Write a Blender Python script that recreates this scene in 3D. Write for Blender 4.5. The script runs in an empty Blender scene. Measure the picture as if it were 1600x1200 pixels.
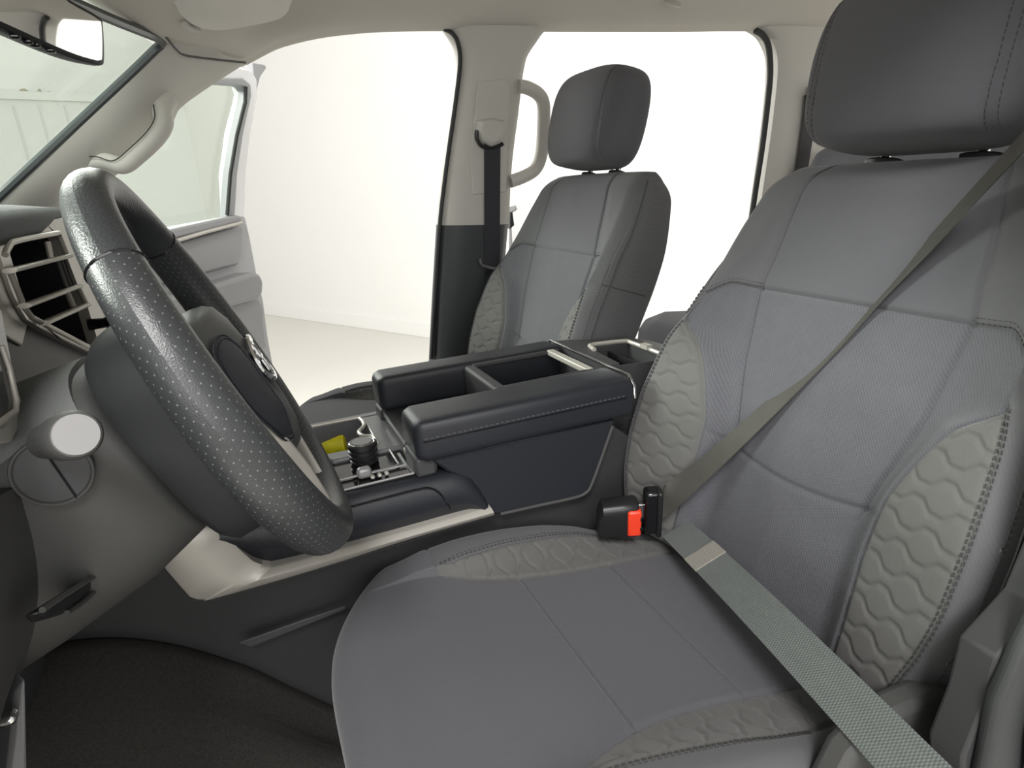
import bpy, math
import numpy as np
from mathutils import Matrix, Vector

# ------------------------------------------------------------------ camera, world, lights, exposure
SC = bpy.context.scene
COL = SC.collection
F = 1000.0                                   # focal length in pixels of a 1600x1200 frame
_X = np.array([2600., 510., -1000.]); _X /= np.linalg.norm(_X)
_Y = np.array([-442., 292., -1000.]); _Y -= _X * _X.dot(_Y); _Y /= np.linalg.norm(_Y)
_Z = np.cross(_X, _Y)
RM = np.array([_X, _Y, _Z])                  # camera axes -> truck axes (x rearwards, y to the passenger side, z up)
CP = np.array([0., 0., 1.6])
cam = bpy.data.cameras.new('camera'); camo = bpy.data.objects.new('camera', cam); COL.objects.link(camo)
cam.sensor_width = 36; cam.lens = 36 * F / 1600; cam.clip_start = 0.02
camo.matrix_world = Matrix.Translation(Vector(CP)) @ Matrix(RM.tolist()).to_4x4()
SC.camera = camo
SC.view_settings.view_transform = 'Standard'; SC.view_settings.look = 'None'
SC.view_settings.gamma = 1; SC.view_settings.use_curve_mapping = False
SC.view_settings.exposure = 0.0
W = bpy.data.worlds.new('world'); SC.world = W; W.use_nodes = True
W.node_tree.nodes['Background'].inputs[0].default_value = (1.0, 0.99, 0.96, 1)
W.node_tree.nodes['Background'].inputs[1].default_value = 0.88

def area(name, loc, target, sx, sy, power, col=(1, 1, 1)):
    l = bpy.data.lights.new(name, 'AREA'); l.shape = 'RECTANGLE'; l.size = sx; l.size_y = sy
    l.energy = power; l.color = col
    o = bpy.data.objects.new(name, l); COL.objects.link(o); o.location = loc
    o.rotation_euler = (Vector(target) - Vector(loc)).to_track_quat('-Z', 'Y').to_euler()
    return o
area('studio_light_front', (-3.3, 1.2, 3.22), (0.7, 0.9, 1.45), 1.1, 0.7, 250, (1, 0.99, 0.97))
area('studio_light_far_door', (-0.9, 4.0, 2.75), (0.7, 1.35, 1.4), 1.4, 1.0, 95, (1, 0.99, 0.97))
area('bounce_fill_driver_side', (-0.7, -3.0, 2.0), (0.4, 0.8, 1.3), 3.4, 1.8, 85, (1, 0.99, 0.97))  # added soft fill, stands in for light bounced off the bay wall
area('studio_light_overhead', (-0.7, -1.7, 3.6), (0.3, 0.6, 1.1), 0.9, 0.8, 120, (1, 0.99, 0.98))
area('wall_fill_passenger_side', (3.6, 4.0, 4.3), (3.8, 7.0, 1.0), 3.0, 2.0, 110, (1, 0.98, 0.94))  # added fill that whitens the wall behind the passenger side
area('wall_fill_bonnet', (-3.5, 2.5, 4.2), (-3.5, 4.5, 0.5), 2.5, 2.5, 95, (0.97, 1, 0.97))  # added fill that brightens the left wall beyond the windshield

# ------------------------------------------------------------------ helpers
def ray(u, v): return RM @ np.array([u - 800., 600. - v, -F])
def at(u, v, **k):
    r = ray(u, v); (a, val), = k.items(); i = 'xyz'.index(a)
    return CP + r * ((val - CP[i]) / r[i])
def pl(u, v, p, n):
    r = ray(u, v); n = np.array(n, float); p = np.array(p, float)
    return CP + r * (((p - CP) @ n) / (r @ n))
def V(*a): return np.array(a, float)
def nrm(v):
    v = np.array(v, float); return v / max(np.linalg.norm(v), 1e-9)
def sstep(x): x = np.clip(x, 0, 1); return x * x * (3 - 2 * x)

def link(o, parent=None):
    COL.objects.link(o)
    if parent is not None: o.parent = parent
    return o
def tag(o, label=None, cat=None, group=None, kind=None):
    if label: o['label'] = label
    if cat: o['category'] = cat
    if group: o['group'] = group
    if kind: o['kind'] = kind
    return o
def thing(name, label, cat, loc=(0, 0, 0), group=None, kind=None):
    o = bpy.data.objects.new(name, None); o.empty_display_size = 0.05
    COL.objects.link(o); o.location = loc
    return tag(o, label, cat, group, kind)
class MB:
    """collects shapes, then links them as ONE mesh object (world coordinates, re-based to the parent)"""
    def __init__(s): s.v = []; s.f = []; s.uv = []
    def add(s, verts, faces, uvs=None):
        n = len(s.v); s.v += [tuple(map(float, p)) for p in verts]; s.f += [tuple(i + n for i in f) for f in faces]
        s.uv += list(uvs) if uvs is not None else [(0., 0.)] * len(verts); return s
    def grid(s, P, uv=None, closed_u=False, closed_v=False):
        P = np.asarray(P); nu, nv = P.shape[:2]; F_ = []
        for i in range(nu - (0 if closed_u else 1)):
            for j in range(nv - (0 if closed_v else 1)):
                a, b = i, (i + 1) % nu; c, d = j, (j + 1) % nv
                F_.append((a * nv + c, b * nv + c, b * nv + d, a * nv + d))
        return s.add(P.reshape(-1, 3), F_, None if uv is None else np.asarray(uv).reshape(-1, 2).tolist())
    def box(s, c, sz, R=None):
        c = np.array(c, float); h = np.array(sz, float) / 2
        vs = [np.array([x, y, z]) * h for x in (-1, 1) for y in (-1, 1) for z in (-1, 1)]
        if R is not None: vs = [np.asarray(R) @ v for v in vs]
        return s.add([c + v for v in vs], [(0, 1, 3, 2), (4, 6, 7, 5), (0, 4, 5, 1), (2, 3, 7, 6), (0, 2, 6, 4), (1, 5, 7, 3)])
    def prism(s, pts, d):
        pts = [np.array(p, float) for p in pts]; d = np.array(d, float); n = len(pts)
        nor = sum(np.cross(pts[i] - pts[0], pts[(i + 1) % n] - pts[0]) for i in range(n))
        if nor @ d > 0: pts = pts[::-1]
        vs = pts + [p + d for p in pts]
        fs = [tuple(range(n)), tuple(range(2 * n - 1, n - 1, -1))] + [(i, i + n, (i + 1) % n + n, (i + 1) % n) for i in range(n)]
        return s.add(vs, fs)
    def tube(s, path, r, n=10, closed=False, flat=1.0, up=None, caps=True):
        path = [np.array(p, float) for p in path]; m = len(path)
        rs = r if hasattr(r, '__len__') else [r] * m
        rings = []; prev = None
        for i in range(m):
            if closed: t = nrm(path[(i + 1) % m] - path[i - 1])
            else: t = nrm(path[min(i + 1, m - 1)] - path[max(i - 1, 0)])
            if up is not None: a = np.array(up, float)
            elif prev is None: a = V(0, 0, 1) if abs(t[2]) < .9 else V(1, 0, 0)
            else: a = prev
            a = nrm(a - t * (a @ t)); prev = a; b = np.cross(t, a)
            rings.append([path[i] + rs[i] * (a * math.cos(q) + b * flat * math.sin(q)) for q in np.linspace(0, 2 * math.pi, n, endpoint=False)])
        base = len(s.v); s.grid(rings, closed_u=closed, closed_v=True)
        if not closed and caps:
            s.f += [tuple(base + j for j in range(n)), tuple(base + (m - 1) * n + j for j in range(n - 1, -1, -1))]
        return s
    def loft(s, rings, caps=True):
        base = len(s.v); R = np.asarray(rings); s.grid(R, closed_v=True); m, n = R.shape[:2]
        if caps: s.f += [tuple(base + j for j in range(n)), tuple(base + (m - 1) * n + j for j in range(n - 1, -1, -1))]
        return s
    def build(s, name, mat, parent=None, smooth=True, bevel=0, seg=2, sub=0, angle=40, solid=0, weld=0):
        off = V(0, 0, 0)
        q = parent
        while q is not None: off = off + np.array(q.location); q = q.parent
        me = bpy.data.meshes.new(name)
        me.from_pydata([tuple(np.array(p) - off) for p in s.v], [], s.f); me.update()
        uvl = me.uv_layers.new(name='UVMap')
        li = np.zeros(len(me.loops), dtype=np.int32); me.loops.foreach_get('vertex_index', li)
        uvl.data.foreach_set('uv', np.array(s.uv, dtype=np.float32)[li].reshape(-1))
        import bmesh
        bm = bmesh.new(); bm.from_mesh(me)
        if weld: bmesh.ops.remove_doubles(bm, verts=bm.verts, dist=weld)
        bmesh.ops.recalc_face_normals(bm, faces=bm.faces); bm.to_mesh(me); bm.free()
        me.materials.append(mat)
        o = bpy.data.objects.new(name, me); link(o, parent)
        if smooth:
            me.polygons.foreach_set('use_smooth', [True] * len(me.polygons))
            if angle < 180: me.set_sharp_from_angle(angle=math.radians(angle))
        if solid:
            m = o.modifiers.new('solid', 'SOLIDIFY'); m.thickness = solid; m.offset = 0
        if bevel:
            m = o.modifiers.new('bevel', 'BEVEL'); m.width = bevel; m.segments = seg; m.limit_method = 'ANGLE'; m.angle_limit = math.radians(35); m.harden_normals = False
        if sub:
            m = o.modifiers.new('sub', 'SUBSURF'); m.levels = sub; m.render_levels = sub
        return o
def spline(pts, n=8, closed=False):
    pts = [np.array(p, float) for p in pts]; out = []; m = len(pts)
    for i in range(m if closed else m - 1):
        if closed: p0, p1, p2, p3 = pts[i - 1], pts[i], pts[(i + 1) % m], pts[(i + 2) % m]
        else: p0, p1, p2, p3 = pts[max(i - 1, 0)], pts[i], pts[i + 1], pts[min(i + 2, m - 1)]
        for k in range(n):
            t = k / n
            out.append(.5 * (2 * p1 + (p2 - p0) * t + (2 * p0 - 5 * p1 + 4 * p2 - p3) * t * t + (3 * p1 - p0 - 3 * p2 + p3) * t ** 3))
    if not closed: out.append(pts[-1])
    return out
def pchip(xk, yk, x):
    """monotone cubic through the knots; yk may carry trailing axes"""
    xk = np.asarray(xk, float); yk = np.asarray(yk, float); x = np.clip(np.asarray(x, float), xk[0], xk[-1])
    h = np.diff(xk); sh = (-1,) + (1,) * (yk.ndim - 1)
    d = np.diff(yk, axis=0) / h.reshape(sh)
    m = np.zeros_like(yk); m[0] = d[0]; m[-1] = d[-1]
    a, b = d[:-1], d[1:]; ok = a * b > 0
    m[1:-1] = np.where(ok, 2 * a * b / np.where(ok, a + b, 1), 0)
    i = np.clip(np.searchsorted(xk, x, side='right') - 1, 0, len(xk) - 2)
    hh = h[i].reshape((-1,) + (1,) * (yk.ndim - 1)); t = ((x - xk[i]) / h[i]).reshape((-1,) + (1,) * (yk.ndim - 1))
    return (2 * t ** 3 - 3 * t ** 2 + 1) * yk[i] + (t ** 3 - 2 * t ** 2 + t) * hh * m[i] + (-2 * t ** 3 + 3 * t ** 2) * yk[i + 1] + (t ** 3 - t ** 2) * hh * m[i + 1]
def stitch(parent, path, nor, m=None, **k):
    b_ = MB(); dashes(b_, path, nor, **k); return b_.build('stitching', m or M['thread'], parent, smooth=False)
def dashes(mb, path, nor, length=.0042, gap=.0024, w=.0009, h=.0005):
    """a row of thread dashes along a 3D path"""
    path = [np.array(p, float) for p in path]; L = [0.]
    for a, b in zip(path, path[1:]): L.append(L[-1] + np.linalg.norm(b - a))
    L = np.array(L); P = np.array(path); nor = np.array(nor); s = 0.
    while s + length < L[-1]:
        a = np.array([np.interp(s, L, P[:, k]) for k in range(3)]); b = np.array([np.interp(s + length, L, P[:, k]) for k in range(3)])
        n = nrm([np.interp(s, L, nor[:, k]) for k in range(3)]) if nor.ndim == 2 else nrm(nor)
        t = nrm(b - a); sd = nrm(np.cross(t, n)) * w / 2
        v = [a - sd - n * .001, a + sd - n * .001, b + sd - n * .001, b - sd - n * .001]
        v += [p + n * (.001 + h) for p in v]
        mb.add(v, [(0, 3, 2, 1), (4, 5, 6, 7), (0, 1, 5, 4), (1, 2, 6, 5), (2, 3, 7, 6), (3, 0, 4, 7)])
        s += length + gap

# ------------------------------------------------------------------ materials
def mat(name, col, rough=.6, metal=0., spec=.5, noise=0., nscale=200., bump=0., bscale=600., coat=0., sheen=0.):
    m = bpy.data.materials.new(name); m.use_nodes = True; nt = m.node_tree; b = nt.nodes['Principled BSDF']
    b.inputs['Base Color'].default_value = (*col, 1); b.inputs['Roughness'].default_value = rough
    b.inputs['Metallic'].default_value = metal; b.inputs['Specular IOR Level'].default_value = spec
    b.inputs['Coat Weight'].default_value = coat; b.inputs['Sheen Weight'].default_value = sheen
    tc = nt.nodes.new('ShaderNodeTexCoord')
    if noise:
        t = nt.nodes.new('ShaderNodeTexNoise'); t.inputs['Scale'].default_value = nscale; t.inputs['Detail'].default_value = 4
        nt.links.new(tc.outputs['Object'], t.inputs['Vector'])
        r = nt.nodes.new('ShaderNodeMix'); r.data_type = 'RGBA'
        r.inputs[6].default_value = (*[c * (1 - noise) for c in col], 1); r.inputs[7].default_value = (*[min(1, c * (1 + noise)) for c in col], 1)
        nt.links.new(t.outputs['Fac'], r.inputs[0]); nt.links.new(r.outputs[2], b.inputs['Base Color'])
    if bump:
        t = nt.nodes.new('ShaderNodeTexNoise'); t.inputs['Scale'].default_value = bscale; t.inputs['Detail'].default_value = 2
        nt.links.new(tc.outputs['Object'], t.inputs['Vector'])
        bp = nt.nodes.new('ShaderNodeBump'); bp.inputs['Strength'].default_value = bump; bp.inputs['Distance'].default_value = .001
        nt.links.new(t.outputs['Fac'], bp.inputs['Height']); nt.links.new(bp.outputs['Normal'], b.inputs['Normal'])
    return m
def mnode(nt, op, a, b=None):
    n = nt.nodes.new('ShaderNodeMath'); n.operation = op
    for i, x in enumerate((a, b)):
        if x is None: continue
        if isinstance(x, (int, float)): n.inputs[i].default_value = x
        else: nt.links.new(x, n.inputs[i])
    return n.outputs[0]
def weave(name, col, pu, pv, contrast=.35, bump=.5, rough=.9, sheen=.15, stagger=True):
    """small woven cells laid out on the panel's own metric UVs"""
    m = mat(name, col, rough, spec=.25, sheen=sheen); nt = m.node_tree; b = nt.nodes['Principled BSDF']
    uv = nt.nodes.new('ShaderNodeUVMap'); uv.uv_map = 'UVMap'
    sp = nt.nodes.new('ShaderNodeSeparateXYZ'); nt.links.new(uv.outputs[0], sp.inputs[0])
    u = mnode(nt, 'MULTIPLY', sp.outputs[0], 2 * math.pi / pu); v = mnode(nt, 'MULTIPLY', sp.outputs[1], 2 * math.pi / pv)
    if stagger: u = mnode(nt, 'ADD', u, mnode(nt, 'MULTIPLY', v, .5))
    h = mnode(nt, 'MULTIPLY', mnode(nt, 'SINE', u), mnode(nt, 'SINE', v))
    f = mnode(nt, 'ADD', mnode(nt, 'MULTIPLY', h, .5), .5)
    nz = nt.nodes.new('ShaderNodeTexNoise'); nz.inputs['Scale'].default_value = 14; nz.inputs['Detail'].default_value = 3
    f2 = mnode(nt, 'ADD', f, mnode(nt, 'MULTIPLY', mnode(nt, 'SUBTRACT', nz.outputs['Fac'], .5), .35))
    r = nt.nodes.new('ShaderNodeMix'); r.data_type = 'RGBA'
    r.inputs[6].default_value = (*[c * (1 - contrast) for c in col], 1); r.inputs[7].default_value = (*[c * (1 + contrast) for c in col], 1)
    nt.links.new(f2, r.inputs[0]); nt.links.new(r.outputs[2], b.inputs['Base Color'])
    if bump:
        bp = nt.nodes.new('ShaderNodeBump'); bp.inputs['Strength'].default_value = bump; bp.inputs['Distance'].default_value = .0006
        nt.links.new(f, bp.inputs['Height']); nt.links.new(bp.outputs['Normal'], b.inputs['Normal'])
    return m
def dotted(name, col, dot, p, r, rough):
    """leather with a staggered grid of perforations"""
    m = mat(name, col, rough, spec=.5, bump=.25, bscale=900); nt = m.node_tree; b = nt.nodes['Principled BSDF']
    uv = nt.nodes.new('ShaderNodeUVMap'); uv.uv_map = 'UVMap'
    sp = nt.nodes.new('ShaderNodeSeparateXYZ'); nt.links.new(uv.outputs[0], sp.inputs[0]); fs = []
    for off in (0., .5):
        d = []
        for k in (0, 1):
            q = mnode(nt, 'FRACT', mnode(nt, 'ADD', mnode(nt, 'DIVIDE', sp.outputs[k], p), off))
            d.append(mnode(nt, 'POWER', mnode(nt, 'SUBTRACT', q, .5), 2.))
        fs.append(mnode(nt, 'LESS_THAN', mnode(nt, 'ADD', d[0], d[1]), (r / p) ** 2))
    f = mnode(nt, 'MAXIMUM', fs[0], fs[1])
    x = nt.nodes.new('ShaderNodeMix'); x.data_type = 'RGBA'; x.inputs[6].default_value = (*col, 1); x.inputs[7].default_value = (*dot, 1)
    nt.links.new(f, x.inputs[0]); nt.links.new(x.outputs[2], b.inputs['Base Color'])
    return m
def glass(name, tint, gloss=.06):
    m = bpy.data.materials.new(name); m.use_nodes = True; nt = m.node_tree; nt.nodes.clear()
    o = nt.nodes.new('ShaderNodeOutputMaterial'); mx = nt.nodes.new('ShaderNodeMixShader'); t = nt.nodes.new('ShaderNodeBsdfTransparent'); g = nt.nodes.new('ShaderNodeBsdfGlossy')
    t.inputs[0].default_value = (*tint, 1); g.inputs['Roughness'].default_value = .02; mx.inputs[0].default_value = gloss
    nt.links.new(t.outputs[0], mx.inputs[1]); nt.links.new(g.outputs[0], mx.inputs[2]); nt.links.new(mx.outputs[0], o.inputs[0]); return m
M = {}
M['fabric'] = weave('grey_seat_fabric', (.086, .0855, .093), .0011, .0011, .12, .25)
M['woven'] = weave('grey_woven_seat_cloth', (.086, .0865, .096), .0042, .0030, .22, .6)
M['cushion'] = weave('grey_cushion_cloth', (.090, .0895, .099), .0030, .0030, .06, .3)
M['quilt'] = weave('light_grey_quilted_cloth', (.102, .1005, .096), .0016, .0016, .12, .3)
M['border'] = weave('mid_grey_border_cloth', (.089, .089, .093), .0030, .0030, .06, .2)
M['thread'] = mat('dark_thread', (.045, .045, .045), .8)
M['plastic'] = mat('dark_grey_plastic', (.044, .044, .046), .55, spec=.35, bump=.25, bscale=900)
M['plastic2'] = mat('grey_moulded_plastic', (.052, .052, .050), .6, spec=.35, bump=.2, bscale=700)
M['black'] = mat('black_plastic', (.012, .012, .013), .4)
M['vent'] = mat('dark_vent_inside', (.02, .021, .022), .7, spec=.1)
M['gloss'] = mat('gloss_black', (.008, .008, .009), .12)
M['leather'] = mat('black_leatherette', (.0145, .0158, .0205), .45, spec=.4, bump=.35, bscale=700)
M['wleather'] = mat('black_wheel_leather', (.028, .030, .032), .36, bump=.5, bscale=500)
M['wdots'] = dotted('perforated_wheel_leather', (.030, .032, .033), (.12, .125, .12), .0080, .00058, .34)
M['silver'] = mat('satin_champagne_trim', (.42, .398, .36), .38, .25)
M['bronze'] = mat('champagne_vent_trim', (.36, .335, .29), .36, .35)
M['satin'] = mat('satin_grey_panel', (.13, .13, .135), .32)
M['chrome'] = mat('chrome', (.75, .75, .75), .12, 1.)
M['headliner'] = mat('beige_headliner_cloth', (.57, .54, .49), .95, spec=.1, noise=.04, nscale=300)
M['pillar'] = mat('beige_pillar_plastic', (.53, .515, .475), .6, spec=.3)
M['carpet'] = mat('dark_carpet', (.033, .0315, .029), 1., spec=.05, noise=.5, nscale=350, bump=.6, bscale=500)
M['rubber'] = mat('black_rubber_seal', (.02, .022, .022), .6)
M['white'] = mat('white_car_paint', (.72, .72, .73), .25, coat=.5)
M['door'] = mat('grey_door_card', (.27, .27, .275), .6, bump=.15)
M['door2'] = mat('light_grey_door_trim', (.34, .34, .35), .55)
M['belt'] = weave('dark_grey_webbing', (.070, .068, .060), .0030, .0022, .35, .5, .65, 0., False)
M['lapbelt'] = weave('grey_green_webbing', (.105, .118, .110), .0062, .0034, .40, .8, .55, .2, False)
M['patch'] = weave('tan_stitched_patch', (.25, .235, .20), .0022, .0016, .5, .8)
M['red'] = mat('red_button', (.75, .05, .02), .35)
M['yellow'] = mat('yellow_tape', (.80, .70, .01), .5, noise=.3, nscale=90, bump=.6, bscale=120)
M['knobtop'] = mat('silver_grey_cap', (.26, .255, .255), .4, .3)
M['mirror'] = mat('mirror_silver', (.75, .76, .75), .02, 1.)
M['wall'] = mat('white_painted_wall', (.80, .79, .765), .8, noise=.015, nscale=2)
M['wallg'] = mat('white_garage_panel', (.74, .75, .73), .7, noise=.02, nscale=3)
M['floor'] = mat('pale_epoxy_floor', (.62, .60, .55), .35, noise=.03, nscale=1.5)
M['glass'] = glass('green_tinted_glass', (.91, .945, .91))
M['band'] = mat('dark_glass_border', (.045, .055, .055), .3)
M['stain'] = mat('brown_wall_stain', (.42, .39, .29), .9)
M['mark'] = mat('white_print', (.75, .75, .75), .5)

# ------------------------------------------------------------------ seats
REC = math.radians(19.5)
UD = V(math.sin(REC), 0, math.cos(REC)); ND = V(-math.cos(REC), 0, math.sin(REC))
S0 = V(.548, .567, 1.035)                    # hinge line of the driver's backrest, middle of the seat
rk = [-.02, 0., .05, .10, .15, .20, .25, .30, .345, .41, .46, .52, .56, .585]
C1 = [.105, .105, .105, .105, .105, .112, .125, .137, .143, .150, .143, .137, .130, .120]
C2 = [.150, .150, .150, .148, .145, .147, .163, .190, .233, .222, .190, .170, .150, .132]
C3 = [.210, .216, .236, .250, .256, .256, .252, .246, .235, .226, .216, .205, .195, .186]
C4 = [.232, .238, .256, .268, .274, .274, .270, .264, .258, .246, .238, .227, .217, .203]
D1 = [0, 0, 0, 0, 0, 0, 0, 0, 0, 0, 0, 0, 0, 0]
D2 = [.024, .026, .030, .032, .032, .033, .037, .041, .044, .030, .012, .004, 0, -.004]
D3 = [.046, .050, .062, .068, .070, .070, .066, .060, .050, .034, .016, .002, -.006, -.012]
def backq(r, q):
    """r: along the back, q in -7..7 across: returns s, t, d arrays"""
    r = np.asarray(r, float); g = lambda T: pchip(rk, T, np.minimum(r, .585))
    c1, c2, c3, c4 = g(C1), g(C2), g(C3), g(C4); d2, d3 = g(D2), g(D3)
    g6 = pchip([-.02, .2, .3, .46, .585], [-.060, -.066, -.085, -.112, -.104], np.minimum(r, .585))
    T = np.stack([0 * r, c1, c2, c3, c4, c4 + .008, c4 - .004, 0 * r], 0)
    Dp = np.stack([.004 + 0 * r, g(D1), d2, d3, d3 - .018, d3 * .4 + .5 * g6, g6, g6 - .008], 0)
    a = np.abs(q); t = np.zeros_like(r); d = np.zeros_like(r)
    # interpolate across with a smooth, non-overshooting curve
    kq = np.arange(8.)
    t = pchip(kq, T, np.array([a]))[0]; d = pchip(kq, Dp, np.array([a]))[0]
    sg = 1. if q >= 0 else -1.
    top = np.clip((r - .545) / .075, 0, 1); ph = top * math.pi / 2
    s = np.where(r > .545, .545 + .057 * np.sin(ph), r)
    kk = 1 - np.cos(ph); d = d * (1 - kk) + (-.062) * kk; t = t * (1 - .07 * kk)
    bot = np.clip(-r / .02, 0, 1); d = d * (1 - bot) + (-.05) * bot
    arc = .036 * sstep((t - .19) / .055) * np.exp(-((r - .41) / .05) ** 2) if a <= 4 else 0 * r
    return s - arc, t * sg, d
def lumbar_s(t): return .170 + .02 * (np.abs(t) / .14) ** 2
def hexpat(u, v, a=.054, b=.0250):
    """interlocking stretched hexagons between wavy lines: distance to the nearest line (0..1)"""
    w = u / a; tri = np.clip(2.2 * (np.abs(((w % 1.) - .5) * 4) - 1), -1, 1)       # flat-topped wave
    n = np.round(v / b); best = np.full(np.broadcast(u, v).shape, 9.)
    for k in (-1, 0, 1):
        m = n + k; sg = np.where(np.mod(m, 2) == 0, 1., -1.)
        best = np.minimum(best, np.abs(v - m * b - sg * tri * b * .20) / b)
    return best
def back_patch(q0, q1, r0, r1, nq, nr, quilt=False, off=0.):
    qs = np.linspace(q0, q1, nq); rs = np.linspace(r0, r1, nr); P = np.zeros((nr, nq, 3)); UVs = np.zeros((nr, nq, 2))
    for j, q in enumerate(qs):
        s, t, d = backq(rs, q); aq = abs(q)
        if aq < 4.6:
            gr = np.zeros(nr)
            for c in (1, 2, 3):
                if c == 2: wgt = sstep((.35 - rs) / .01)
                elif c == 3: wgt = sstep((.36 - rs) / .02) * .6
                else: wgt = sstep((rs - .15) / .04)
                tc = np.abs(backq(rs, float(c))[1]); gr += .0045 * wgt * np.exp(-((np.abs(t) - tc) / .0035) ** 2)
            if aq <= 3.05:
                gr += .004 * np.exp(-((rs - .41) / .0032) ** 2)
            if aq <= 2: gr += .0045 * np.exp(-((s - lumbar_s(t)) / .004) ** 2) * sstep((2.0 - aq) / .3)
            if .9 < aq < 3.2: pass
            d = d - gr
            if aq <= 1.0: d = d + .004 * np.exp(-((s - .10) / .06) ** 2) * (1 - aq)
        if quilt:
            e = hexpat(t, s); k = np.clip((aq - 2) * 6, 0, 1) * np.clip((3 - aq) * 6, 0, 1)
            d = d + k * (.0030 * sstep(e / .22) - .0020)
        p = S0 + np.outer(s, UD) + np.outer(d + off, ND); p[:, 1] += t
        P[:, j] = p; UVs[:, j, 0] = t; UVs[:, j, 1] = s
    return P, UVs
def curve_on_back(q, r0, r1, n=60, dq=0.):
    rs = np.linspace(r0, r1, n); out = []
    s, t, d = backq(rs, q)
    p = S0 + np.outer(s, UD) + np.outer(d, ND); p[:, 1] += t
    s2, t2, d2 = backq(rs, q + (.12 if q > 0 else -.12)); s3, t3, d3 = backq(rs, q - (.12 if q > 0 else -.12))
    nn = []
    for i in range(n):
        tt = t2[i] - t3[i]; dd = d2[i] - d3[i]; nv = ND * tt - V(0, 1, 0) * dd
        nn.append(nrm(nv if tt > 0 else -nv))
    return list(p), np.array(nn)
# headrest: rounded block
def headrest_grid(n1=96, n2=60):
    H0 = S0 + UD * .703 + ND * .000
    hu = nrm(V(math.sin(REC - .10), 0, math.cos(REC - .10))); hn = V(-hu[2], 0, hu[0])
    th = np.linspace(-math.pi, math.pi, n1, endpoint=False); ph = np.linspace(-math.pi / 2, math.pi / 2, n2)
    P = np.zeros((n1, n2, 3)); UVs = np.zeros((n1, n2, 2))
    def pw(x, e): return np.sign(x) * np.abs(x) ** e
    for j, p in enumerate(ph):
        cz = pw(np.cos(p), .28); sz = pw(np.sin(p), .66)
        hh = .100 * sz
        wid = .156 * (1 - .06 * (sz < 0) * abs(sz) - .01 * (sz > 0) * sz)
        for i, a in enumerate(th):
            ca, sa = math.cos(a), math.sin(a)
            t = wid * pw(sa, .52) * cz; dd = pw(ca, .70) * cz
            d = (.058 if ca > 0 else .066) * dd + .010 * (1 - (t / .156) ** 2) * (1 if ca > 0 else 0) * abs(dd)
            d -= .008 * max(sz, 0) ** 2 if ca > 0 else 0
            g = .0028 * math.exp(-((abs(t) - .117 + .012 * max(-sz, 0)) / .003) ** 2) if ca > 0.05 else 0
            P[i, j] = H0 + hu * hh + hn * (d - g); P[i, j, 1] += t
            UVs[i, j] = (t, hh)
    return P, UVs, H0, hu, hn
# cushion
xk = [0., .05, .12, .17, .22, .28, .34, .40, .46, .54]
E1 = [.185, .185, .185, .182, .158, .143, .138, .140, .145, .150]
E2 = [.190, .190, .190, .186, .190, .197, .203, .208, .205, .190]
E4 = [.252, .252, .253, .254, .255, .256, .255, .250, .235, .215]
HB = [0., .001, .008, .018, .027, .030, .028, .020, .006, 0.]
def cush(x, q):
    """nominal x (0 front .. .54 back), q across -5..5 -> point, uv"""
    x = np.asarray(x, float); xx = np.clip(x, 0, .54); g = lambda T: pchip(xk, T, xx)
    a = abs(q); sg = 1. if q >= 0 else -1.
    e1, e2, e4, hb = g(E1), g(E2), g(E4), g(HB)
    e3 = e2 + (e4 - e2) * .45
    T = np.stack([0 * x, e1, e2, e3, e4, e4 + .004], 0)
    B = np.stack([0 * x, .05 * hb, .85 * hb, hb, .55 * hb, 0 * hb], 0)
    kq = np.arange(6.); t = pchip(kq, T, np.array([a]))[0]; b = pchip(kq, B, np.array([a]))[0]
    zc = pchip([0, .06, .12, .2, .27, .415, .54], [1.083, 1.089, 1.089, 1.081, 1.072, 1.049, 1.028], xx)
    z = zc + b
    xf = .004 + .105 * (np.abs(t) / .256) ** 3.6                      # rounded front corners
    k = np.clip(1 - xx / .17, 0, 1); X = xx + xf * k
    drop = np.clip(-x, 0, None)
    # rolled edges
    Rf, Rs = .055, .030
    ef = np.clip(1 - xx / Rf, 0, 1); es = np.clip((a - 3) / 1., 0, 1) ** 1.5
    e = np.clip(np.sqrt(ef ** 2 + es ** 2), 0, 1)
    z = z - .045 * (1 - np.sqrt(1 - e ** 2 * .999))
    z = z - drop - (np.clip(a - 4, 0, 1) * .13 if a > 4 else 0) * (1 - 0 * x)
    X = X + .12 * drop
    return X, t * sg, z
def cush_patch(q0, q1, x0, x1, nq, nx, quilt=False):
    qs = np.linspace(q0, q1, nq); xs = np.linspace(x0, x1, nx); P = np.zeros((nx, nq, 3)); UVs = np.zeros((nx, nq, 2))
    for j, q in enumerate(qs):
        X, t, z = cush(xs, q); a = abs(q); gr = np.zeros(nx)
        if a <= 4:
            if a <= 1.02:
                for xs_ in (.274, .415): gr += .0045 * np.exp(-((xs - xs_) / .0019) ** 2)
            for c in (1, 2):
                tc = np.abs(cush(xs, float(c))[1]); gr += .004 * sstep((xs - .17) / .02) * np.exp(-((np.abs(t) - tc) / .0035) ** 2)
            if a > 1: gr += .003 * np.exp(-((xs - .17) / .003) ** 2)
        if quilt:
            e = hexpat(t, X, .050, .0215); k = np.clip((a - 1) * 5, 0, 1) * np.clip((2 - a) * 5, 0, 1)
            gr -= k * (.0030 * sstep(e / .20) - .0022)
        P[:, j] = np.stack([X, S0[1] + t, z - gr], 1); UVs[:, j, 0] = t; UVs[:, j, 1] = X
    return P, UVs
CUSH_BACK = .535
def grid_part(name, P_UV, m, parent, **k):
    mb = MB(); mb.grid(P_UV[0], P_UV[1]); return mb.build(name, m, parent, angle=180, **k)
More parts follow.
